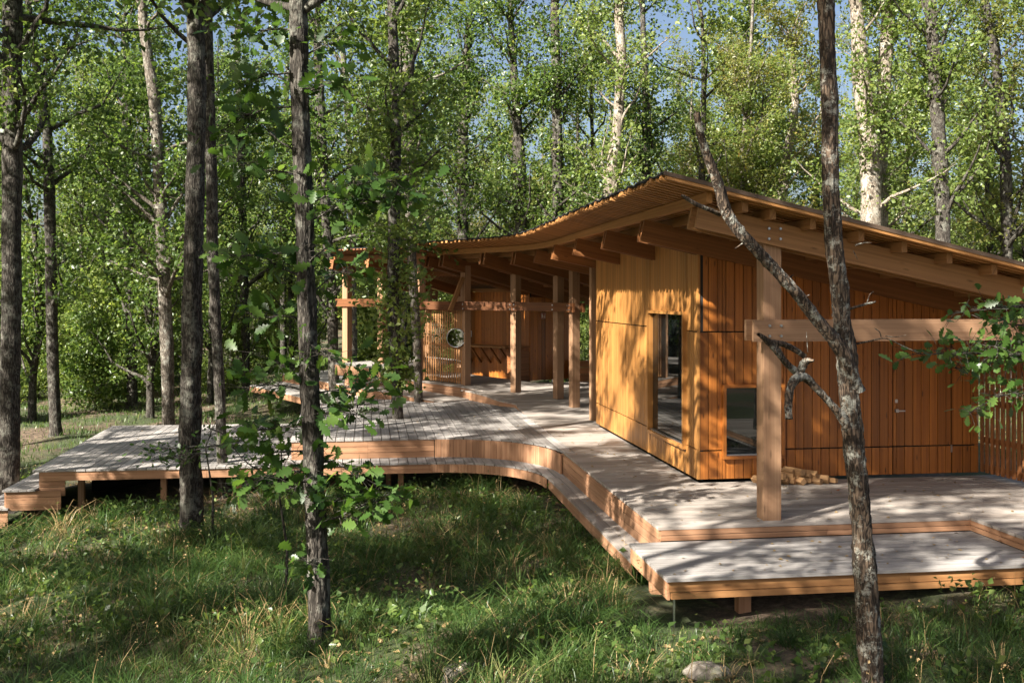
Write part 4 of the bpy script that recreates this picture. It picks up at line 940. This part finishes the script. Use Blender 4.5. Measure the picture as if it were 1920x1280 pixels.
C = np.array(C); Dr = np.array(Dr); Dr /= np.linalg.norm(Dr, axis=1)[:, None] + 1e-6
ob = thing('oak_tree', 'oak whose leafy branch reaches across the lattice fence and tie beam', 'tree'); link('trunk', T.mesh('trunk'), M['bark'], ob)
sh_ = r.permutation(len(C)); C = C[sh_]; Dr = Dr[sh_]
V, F, ti, _ = lobed_cloud(C[290:], .14, r, Dr[290:]); o = link('side_foliage', np_mesh('side_foliage', V, F, ti), M['leaf_near'], ob); o['kind'] = 'stuff'
_, _, _, fr = lobed_cloud(C[:290], .14, r, Dr[:290])
for mt in fr: o = link('leaf', leaf_variants[int(r.integers(0, 5))], None, ob); o.matrix_world = mt

# low leafy side branches of the two trunks before the platform
def extra_sprays(label, d, rows, size, seed, leaf='leaf_near', name='oak_sapling'):
    r = np.random.default_rng(seed); T = Tubes(); C, Dr = [], []
    for (px, py, ax, ad, az, ln, n) in rows:
        a, b_ = spray(D(px, py, d), cr * ax + cd * ad + Vector((0, 0, az)), ln, n, r, T); C += a; Dr += b_
    px, py = rows[0][0], rows[0][1]; top = np.array(D(px, py, d)); g = np.array([top[0] + .1, top[1], float(gnd(top[0], top[1])) - .05])
    T.add(*tube(np.array([g, (g + top) / 2 + [.06, 0, 0], top]), np.array([.025, .018, .012]), 6))
    V, F, ti, _ = lobed_cloud(np.array(C), size, r, np.array(Dr)); t = thing(name, label, 'sapling'); link('stem', T.mesh('stem'), M['bark'], t); link('foliage', np_mesh('foliage', V, F, ti), M[leaf], t)
extra_sprays('thin sapling spreading dark leaves across the low platform beside the furrowed trunk', 15.0, [(385, 838, -1, .1, .1, .95, 60), (385, 838, -.8, -.2, -.2, .8, 40), (385, 838, .8, .1, .2, .6, 40), (388, 800, .8, .2, -.1, .7, 40), (385, 840, .3, -.2, .6, .5, 24), (386, 850, -.5, -.4, .3, .6, 30)], .095, 51)
extra_sprays('thin sapling with glossy leaves beside the slim big leafed oak', 11.6, [(520, 905, -.6, .2, .4, .8, 40), (520, 905, .6, .1, .2, .7, 36), (520, 905, -.9, 0, 0, .7, 36), (520, 905, .2, .2, .9, .8, 36), (520, 905, .8, -.2, -.2, .5, 24)], .125, 52)

# ------------------------------------------------------------------ the wood around: shared tree kinds, each copy its own thing
protos = []
for k, (hgt, h0, nl, ll, bark, leaf, per, ls) in enumerate([(14, 2.2, 34, 3.0, 'bark', 'leaf_oak', 10, .12), (15, 3.0, 32, 3.3, 'bark', 'leaf_lit', 8, .14), (13, 1.2, 34, 2.8, 'bark', 'leaf_oak', 6, .18), (15, 2.0, 32, 3.2, 'bark_mid', 'leaf_birch', 13, .09), (14, 1.6, 34, 3.2, 'bark', 'leaf_lit', 7, .16)]):
    r = np.random.default_rng(300 + k); P = [(0, 0, -.3)]; R = [.17]
    for i in range(1, 9): P.append((P[-1][0] + r.normal() * .12, P[-1][1] + r.normal() * .12, hgt * i / 8)); R.append(.16 * (1 - i / 9.5))
    T, LV = grow(P, R, r, h0, nl, ll, 5, per, ls, .2, (.3, 1.05), 6, .95, 9, .05, .3)
    lab = ['slender dark oak filling the wood behind the cabin', 'slender bright green oak filling the wood behind the cabin', 'low branched dark oak filling the wood behind the cabin', 'pale barked tree with yellowing leaves in the wood behind the cabin', 'spreading light green oak in the wood behind the cabin'][k]
    protos.append((plant('forest_tree', lab, 'tree', T, LV, bark, leaf, 'trees of the wood behind'), lab))
for k in range(2):
    r = np.random.default_rng(340 + k); P = [(0, 0, -.2), (.1, 0, 1.2), (.15, .1, 2.6 + k)]; T, LV = grow(P, [.035, .025, .008], r, .15, 30, 1.3, 5, 9, .12, .18, (.1, .9), 5, .6, 6, .03, .2)
    lab = ['bushy green shrub growing between the trunks of the wood', 'pale green hazel shrub growing between the trunks of the wood'][k]
    protos.append((plant('shrub', lab, 'shrub', T, LV, 'bark', ['leaf_oak', 'leaf_lit'][k], 'shrubs of the wood behind'), lab))
used = [0] * len(protos)
def put(k, x, d, s=1.0, rot=None, label=None, group=None):
    X, Y = cw(x, d); src, lab = protos[k]
    o = src if used[k] == 0 and label is None else copytree(src, label, group)
    if label is None: used[k] = 1
    o.location = (X, Y, float(gnd(X, Y)) - .05); o.rotation_euler = (0, 0, random.uniform(0, 6.28) if rot is None else rot); o.scale = (s * random.uniform(.9, 1.1),) * 2 + (s * random.uniform(.92, 1.08),); return o
def blocked(x, d, m=.6):
    X, Y = cw(x, d)
    return (-11.2 < X < -1 and 4 < Y < 12) or (-6.5 < X < 7 and -8 < Y < 19) or (-9.5 < X < 0 and 12 < Y < 22)
R2 = random.Random(5); spots = []
def scatter(n, kinds, d0, d1, smin, smax, mind, xr=(-.56, .56)):
    c = 0; tries = 0
    while c < n and tries < 6000:
        tries += 1; d = R2.uniform(d0, d1); x = R2.uniform(xr[0] * d - 1.5, xr[1] * d + 1.5)
        if blocked(x, d) or any((x - a) ** 2 + (d - b_) ** 2 < mind ** 2 for a, b_ in spots): continue
        spots.append((x, d)); k = R2.choice(kinds); put(k, x, d, R2.uniform(smin, smax)); c += 1
scatter(13, [0, 2, 4, 1, 4], 31, 44, .75, 1.05, 2.8, (-.56, -.12))
scatter(8, [1, 4, 3], 34, 46, .75, 1.05, 3.2, (-.1, .56))
scatter(20, [1, 3, 4, 1, 0], 42, 60, .75, 1.0, 3.4)
scatter(22, [3, 3, 4, 1], 58, 85, .8, 1.1, 4.0)
scatter(9, [3, 1, 3], 44, 58, .9, 1.1, 2.6, (-.05, .42))
for k, px, d, q in ((3, 1300, 47, 1.0), (1, 1345, 55, 1.1), (3, 1392, 50, 1.0), (3, 1425, 43, .85), (4, 1530, 48, .9), (1, 1255, 50, .95), (3, 1700, 46, .9), (4, 1830, 40, .8)):
    put(k, (px - CX) * d / FPX, d, q)
for k, px, d, q in ((1, 1318, 41, 1.2), (3, 1372, 39, 1.15), (4, 1405, 45, 1.3), (1, 1920, 38, 1.0)):
    put(k, (px - CX) * d / FPX, d, q)
scatter(24, [5, 6, 6], 31, 46, .6, 1.15, 1.8, (-.56, .05))
scatter(30, [5, 6], 40, 62, 1.0, 1.7, 1.6)
# trees standing outside the picture: they throw the dappled shade
SH = 'tall oak with a high crown standing clear of the deck on the sunny side'
shade = []
for k in range(3):
    r = np.random.default_rng(370 + k); P = [(0, 0, -.3)]; R = [.18]
    for i in range(1, 9): P.append((P[-1][0] + r.normal() * .12, P[-1][1] + r.normal() * .12, 14.5 * i / 8)); R.append(.17 * (1 - i / 9.5))
    T, LV = grow(P, R, r, 5.6, (24, 24, 13)[k], 3.2, 3, 24, .13, .16, (.1, .8), 5, 1.0, 9, .05, .3)
    shade.append(plant('tall_oak', SH, 'tree', T, LV, 'bark', 'leaf_oak', 'oaks on the sunny side'))
for i, (x, d, k) in enumerate(((-15.5, 11.5, 0), (-11.2, 13.0, 1), (-4.6, 4.9, 2), (-8.8, 6.2, 0), (-12.5, 3.0, 1), (-17.5, 18.5, 0), (-16.5, 24.0, 1), (-2.6, -3.5, 0), (-9.5, -3.5, 1), (-11.5, 8.6, 1), (-7.4, 3.2, 2), (-14.5, 15.5, 2), (-20.0, 14.0, 0), (-6.5, -6.0, 1), (-10.2, 5.0, 2), (-13.6, 5.1, 2), (-6.2, .6, 2), (-10.6, 15.0, 2), (-4.0, 2.4, 2))):
    o = shade[i] if i < 3 else copytree(shade[k]); X, Y = cw(x, d); o.location = (X, Y, float(gnd(X, Y)) - .05); o.rotation_euler = (0, 0, i * 1.7); q = .92 + .05 * (i % 4); o.scale = (q, q, q)

# far wood as one mass
r = np.random.default_rng(90); n = 60000; ang = r.uniform(-.62, .62, n); dd_ = r.uniform(84, 120, n); x = np.tan(ang) * dd_; z = r.uniform(0, 1, n) ** .9 * (8 + 5 * np.sin(ang * 23) * np.sin(ang * 11 + 1) + 3 * np.sin(ang * 61))
X = (x - CO[0]) * CT + (dd_ - CO[1]) * ST; Y = -(x - CO[0]) * ST + (dd_ - CO[1]) * CT
V, F, ti = leaves(np.stack([X, Y, z + .5], 1), .85, r, .4); o = link('far_wood', np_mesh('far_wood', V, F, ti), M['leaf_far']); tag(o, 'distant mass of woodland foliage behind all the trunks', 'wood', kind='stuff')

# ------------------------------------------------------------------ grass and ground cover
def inside_decks(X, Y):
    return ((X > -10.2) & (X < -1.7) & (Y > 4.75) & (Y < 10.6)) | ((X > -1.45) & (Y > -4.22) & (X < 8)) | ((X > -1.85) & (Y > -4.22) & (Y < -2.6)) | ((X > -5.5) & (X < 3) & (Y > 10) & (Y < 17)) | ((X > -2.1) & (Y > 3.4) & (X < -1.2)) | ((X > -11.4) & (X < -10.1) & (Y > 4.4) & (Y < 8.7))
def patch(X, Y, f=1.0, ph=0.0): return .5 + .25 * np.sin(1.9 * f * X + 1.3 * np.sin(1.1 * f * Y + ph)) + .25 * np.sin(2.3 * f * Y + 1.7 * np.sin(1.4 * f * X + ph * 2))
def sample(n, d0, d1, r, margin=2.0):
    d = np.sqrt(r.uniform(d0 * d0, d1 * d1, n)); x = r.uniform(-1, 1, n) * (.52 * d + margin)
    X = (x - CO[0]) * CT + (d - CO[1]) * ST; Y = -(x - CO[0]) * ST + (d - CO[1]) * CT; k = ~inside_decks(X, Y); return X[k], Y[k], d[k]
def blades(X, Y, hgt, wid, lean, tint, r, curl=.6):
    n = len(X); z = gnd(X, Y) - .02; a = r.uniform(0, 2 * np.pi, n); dx, dy = np.cos(a), np.sin(a); b2 = a + np.pi / 2 + r.normal(size=n) * .5; wx, wy = np.cos(b2) * wid / 2, np.sin(b2) * wid / 2
    B = np.stack([X, Y, z], 1); ln = lean * hgt
    M1 = B + np.stack([dx * ln * .35, dy * ln * .35, hgt * .6], 1); T1 = B + np.stack([dx * ln, dy * ln, hgt * (1 - curl * lean * lean * .5)], 1); Wv = np.stack([wx, wy, np.zeros(n)], 1)
    V = np.stack([B - Wv, B + Wv, M1 + Wv * .8, M1 - Wv * .8, T1], 1).reshape(-1, 3); i = np.arange(n)[:, None] * 5
    F = np.concatenate([i + [0, 1, 2], i + [0, 2, 3], i + [3, 2, 4]], 0); return V, F, np.repeat(tint, 5)
def tufts(n, d0, d1, r, per, hr, wr, tint_mu, spread=.07):
    X, Y, d = sample(n, d0, d1, r); pt = patch(X, Y, .9, .7); k = r.uniform(0, 1, len(X)) < np.clip(.25 + 1.2 * pt, 0, 1); X, Y, pt = X[k], Y[k], pt[k]; m_ = len(X)
    tall = 1.12 * r.uniform(*hr, m_) * (.6 + .7 * pt) * np.where((X > -2.2) & (Y < -3.6), .6, 1.0); tm = np.clip(r.normal(tint_mu, .16, m_) + .3 * (patch(X, Y, 1.4, 5.0) - .5) + np.where(r.uniform(0, 1, m_) < .14, .4, 0), 0, 1)
    N_ = m_ * per; a = r.uniform(0, 2 * np.pi, N_); rad = np.abs(r.normal(size=N_)) * spread; cx_, cy_ = np.repeat(X, per) + np.cos(a) * rad, np.repeat(Y, per) + np.sin(a) * rad
    wind = np.repeat(r.uniform(0, 2 * np.pi, m_), per); a = a + .0; h = np.repeat(tall, per) * r.uniform(.45, 1.15, N_); lean = np.clip(.25 + rad / spread * .45 + r.uniform(0, .9, N_), 0, 1.9)
    dx = np.cos(a) * lean + .25 * np.cos(wind); dy = np.sin(a) * lean + .25 * np.sin(wind); wd = r.uniform(*wr, N_); b2 = np.arctan2(dy, dx) + np.pi / 2 + r.normal(size=N_) * .6; Wv = np.stack([np.cos(b2) * wd / 2, np.sin(b2) * wd / 2, np.zeros(N_)], 1)
    B = np.stack([cx_, cy_, gnd(cx_, cy_) - .02], 1); Dv = np.stack([dx, dy, np.zeros(N_)], 1) * h[:, None]; up = np.stack([np.zeros(N_), np.zeros(N_), h], 1)
    dr = np.clip(lean, 0, 1.2)[:, None]; M1 = B + Dv * .22 + up * .5; M2 = B + Dv * .62 + up * (.86 - .12 * dr); T1 = B + Dv * 1.05 + up * (.98 - .5 * dr)
    V = np.stack([B - Wv * .8, B + Wv * .8, M1 + Wv, M1 - Wv, M2 + Wv * .75, M2 - Wv * .75, T1], 1).reshape(-1, 3); i = np.arange(N_)[:, None] * 7
    F = np.concatenate([i + [0, 1, 2], i + [0, 2, 3], i + [3, 2, 4], i + [3, 4, 5], i + [5, 4, 6]], 0); ti = np.clip(np.repeat(tm, per) + r.normal(size=N_) * .1, 0, 1); return V, F, np.repeat(ti, 7)
r = np.random.default_rng(44); X, Y, d = sample(150000, 6.8, 21, r)
pt = patch(X, Y); p2 = patch(X, Y, .6, 2.0); bare = patch(X, Y, .45, 4.0)
keep = r.uniform(0, 1, len(X)) < np.clip(.3 + 1.0 * pt - .7 * (bare < .36), .04, 1); X, Y, d, pt, p2 = X[keep], Y[keep], d[keep], pt[keep], p2[keep]
h = (.05 + .11 * pt + .05 * p2) * r.uniform(.5, 1.4, len(X)); lean = r.uniform(.2, 1.3, len(X))
tint = np.clip(r.normal(.42, .2, len(X)) + .25 * (p2 - .5) + np.where(r.uniform(0, 1, len(X)) < .2, .5, 0), 0, 1)
GR = [blades(X, Y, h, .005 + .006 * r.uniform(0, 1, len(X)) * d / 11, lean, tint, r)]
GR.append(tufts(2300, 6.8, 14, r, 34, (.17, .40), (.0045, .009), .36)); GR.append(tufts(2000, 13, 21, r, 26, (.17, .40), (.007, .012), .36)); GR.append(tufts(700, 6.8, 20, r, 20, (.22, .45), (.006, .013), .28, .1))
X, Y, d = sample(60000, 20, 48, r); GR.append(blades(X, Y, (.08 + .16 * patch(X, Y)) * r.uniform(.6, 1.3, len(X)), .014 * d / 22, r.uniform(.2, 1.1, len(X)), np.clip(r.normal(.58, .2, len(X)), 0, 1), r))
off = np.cumsum([0] + [len(g[0]) for g in GR]); o = link('grass', np_mesh('grass', np.concatenate([g[0] for g in GR]), np.concatenate([g[1] + o_ for g, o_ in zip(GR, off)]), np.concatenate([g[2] for g in GR])), M['grass'])
tag(o, 'long tousled woodland grass around the decks', 'grass', kind='stuff')
X, Y, d = sample(2400, 7, 20, r); k = patch(X, Y, .8, 1.0) > .5; X, Y = X[k], Y[k]
V1 = blades(X, Y, r.uniform(.25, .62, len(X)), .0045 + .003 * r.uniform(0, 1, len(X)), r.uniform(.1, .8, len(X)), r.uniform(0, 1, len(X)), r)
hz_ = V1[0].reshape(-1, 5, 3)[:, 4]; sd = np.repeat(hz_[r.uniform(0, 1, len(hz_)) < .45], 8, 0); sd = sd + r.normal(size=sd.shape) * [.012, .012, .035]; V2 = leaves(sd, .02, r)
V3 = tufts(220, 6.8, 18, r, 26, (.2, .42), (.004, .008), .6, .09); V2 = (np.concatenate([V2[0], V3[0]]), np.concatenate([V2[1], V3[1] + len(V2[0])]), np.concatenate([V2[2], V3[2]]))
o = link('dry_grass', np_mesh('dry_grass', np.concatenate([V1[0], V2[0]]), np.concatenate([V1[1], V2[1] + len(V1[0])]), np.concatenate([V1[2], V2[2]])), M['straw']); tag(o, 'dry straw coloured grass stalks with seed heads', 'grass', kind='stuff')
# leafy weeds
X, Y, d = sample(4200, 7, 22, r); k = patch(X, Y, .7, 3.0) > .45; X, Y = X[k], Y[k]; hh_ = r.uniform(.08, .38, len(X)); C = np.repeat(np.stack([X, Y, gnd(X, Y) + hh_ * .6], 1), 9, 0); C = C + r.normal(size=C.shape) * np.stack([np.repeat(hh_, 9) * .3] * 3, 1)
V, F, ti = leaves(C, .075, r, 1.0); o = link('weeds', np_mesh('weeds', V, F, ti), M['leaf_oak']); tag(o, 'low leafy weeds scattered through the grass', 'weeds', kind='stuff')
# fallen leaves on soil
X, Y, d = sample(16000, 6.8, 24, r); C = np.stack([X, Y, gnd(X, Y) + .015], 1); V, F, ti = leaves(C, .07, r, 2.5); o = link('leaf_litter', np_mesh('leaf_litter', V, F, ti), M['straw']); tag(o, 'dry fallen leaves littering the soil between the grass', 'litter', kind='stuff')

# ------------------------------------------------------------------ boulders
def boulder(label, px, py, z, rx, ry, rz, seed):
    r = np.random.default_rng(seed); bm = bmesh.new(); bmesh.ops.create_icosphere(bm, subdivisions=4, radius=1); ph = r.uniform(0, 6, 6)
    for v in bm.verts:
        c = v.co; f = 1 + .10 * math.sin(2.3 * c.x + ph[0]) * math.sin(2.9 * c.y + ph[1]) + .06 * math.sin(5 * c.z + ph[2] + 3 * c.x) + .03 * math.sin(9 * c.y + 7 * c.x + ph[3]); v.co = Vector((c.x * rx * f, c.y * ry * f, c.z * rz * f))
    me = bpy.data.meshes.new('boulder'); bm.to_mesh(me); bm.free(); me.polygons.foreach_set("use_smooth", np.ones(len(me.polygons), dtype=bool))
    o = link('boulder', me, M['rock']); X, Y, _ = W(px, py, z); o.location = (X, Y, float(gnd(X, Y)) + rz * .12); tag(o, label, 'boulder')
boulder('pale rounded boulder half sunk in straw grass of the clearing', 868, 1285, -.75, .19, .15, .13, 1)
boulder('flat grey brown boulder in the grass beside the dead snag', 1325, 1268, -.55, .20, .14, .075, 2)
boulder('small white stone lying on bare soil below the near platform', 1780, 1137, -.5, .045, .04, .035, 3)

# ------------------------------------------------------------------ fallen leaves lying on the decks
for i, (px, py, z, lab) in enumerate(((1915, 1046, ZN, 'orange fallen leaf on the near platform by the inner step corner'), (873, 792, 0, 'red brown fallen leaf on the grey deck beside the pierced tree'), (916, 805, 0, 'rusty fallen leaf lying on the grey deck near the seam'), (1574, 918, 0, 'tan wood chip leaf on the deck beside the firewood heap'), (690, 810, 0, 'small brown leaf on the grey deck above the straight riser'))):
    o = link('fallen_leaf', leaf_variants[0].copy()); o.data.materials.clear(); o.data.materials.append(M['autumn']); X, Y, _ = W(px, py, z); o.location = (X, Y, z + .012); o.scale = (.09, .09, .09); o.rotation_euler = (.15, .1, i * 1.3); tag(o, lab, 'leaf')
r = np.random.default_rng(61); C = []
for (x0, x1, y0, y1, z, n) in ((-5.9, -1.3, 5.2, 10, 0, 90), (-1.25, -.1, 0, 6, 0, 60), (-1.2, 4.2, -2.5, -.1, 0, 110), (-1.6, 2.4, -4.0, -2.7, ZN, 60), (-10, -6.1, 4.7, 10.3, ZS, 70), (-1.6, -1.36, -2.4, 2.6, ZS, 20)):
    C.append(np.stack([r.uniform(x0, x1, n), r.uniform(y0, y1, n), np.full(n, z + .008)], 1))
V, F, ti = leaves(np.concatenate(C), .045, r, 4.0); V[:, 2] = np.maximum(V[:, 2], np.repeat(np.concatenate(C)[:, 2], 4) - .004); o = link('leaf_litter', np_mesh('leaf_litter', V, F, ti), M['straw']); tag(o, 'tiny dry leaf scraps scattered over the deck boards', 'litter', kind='stuff')
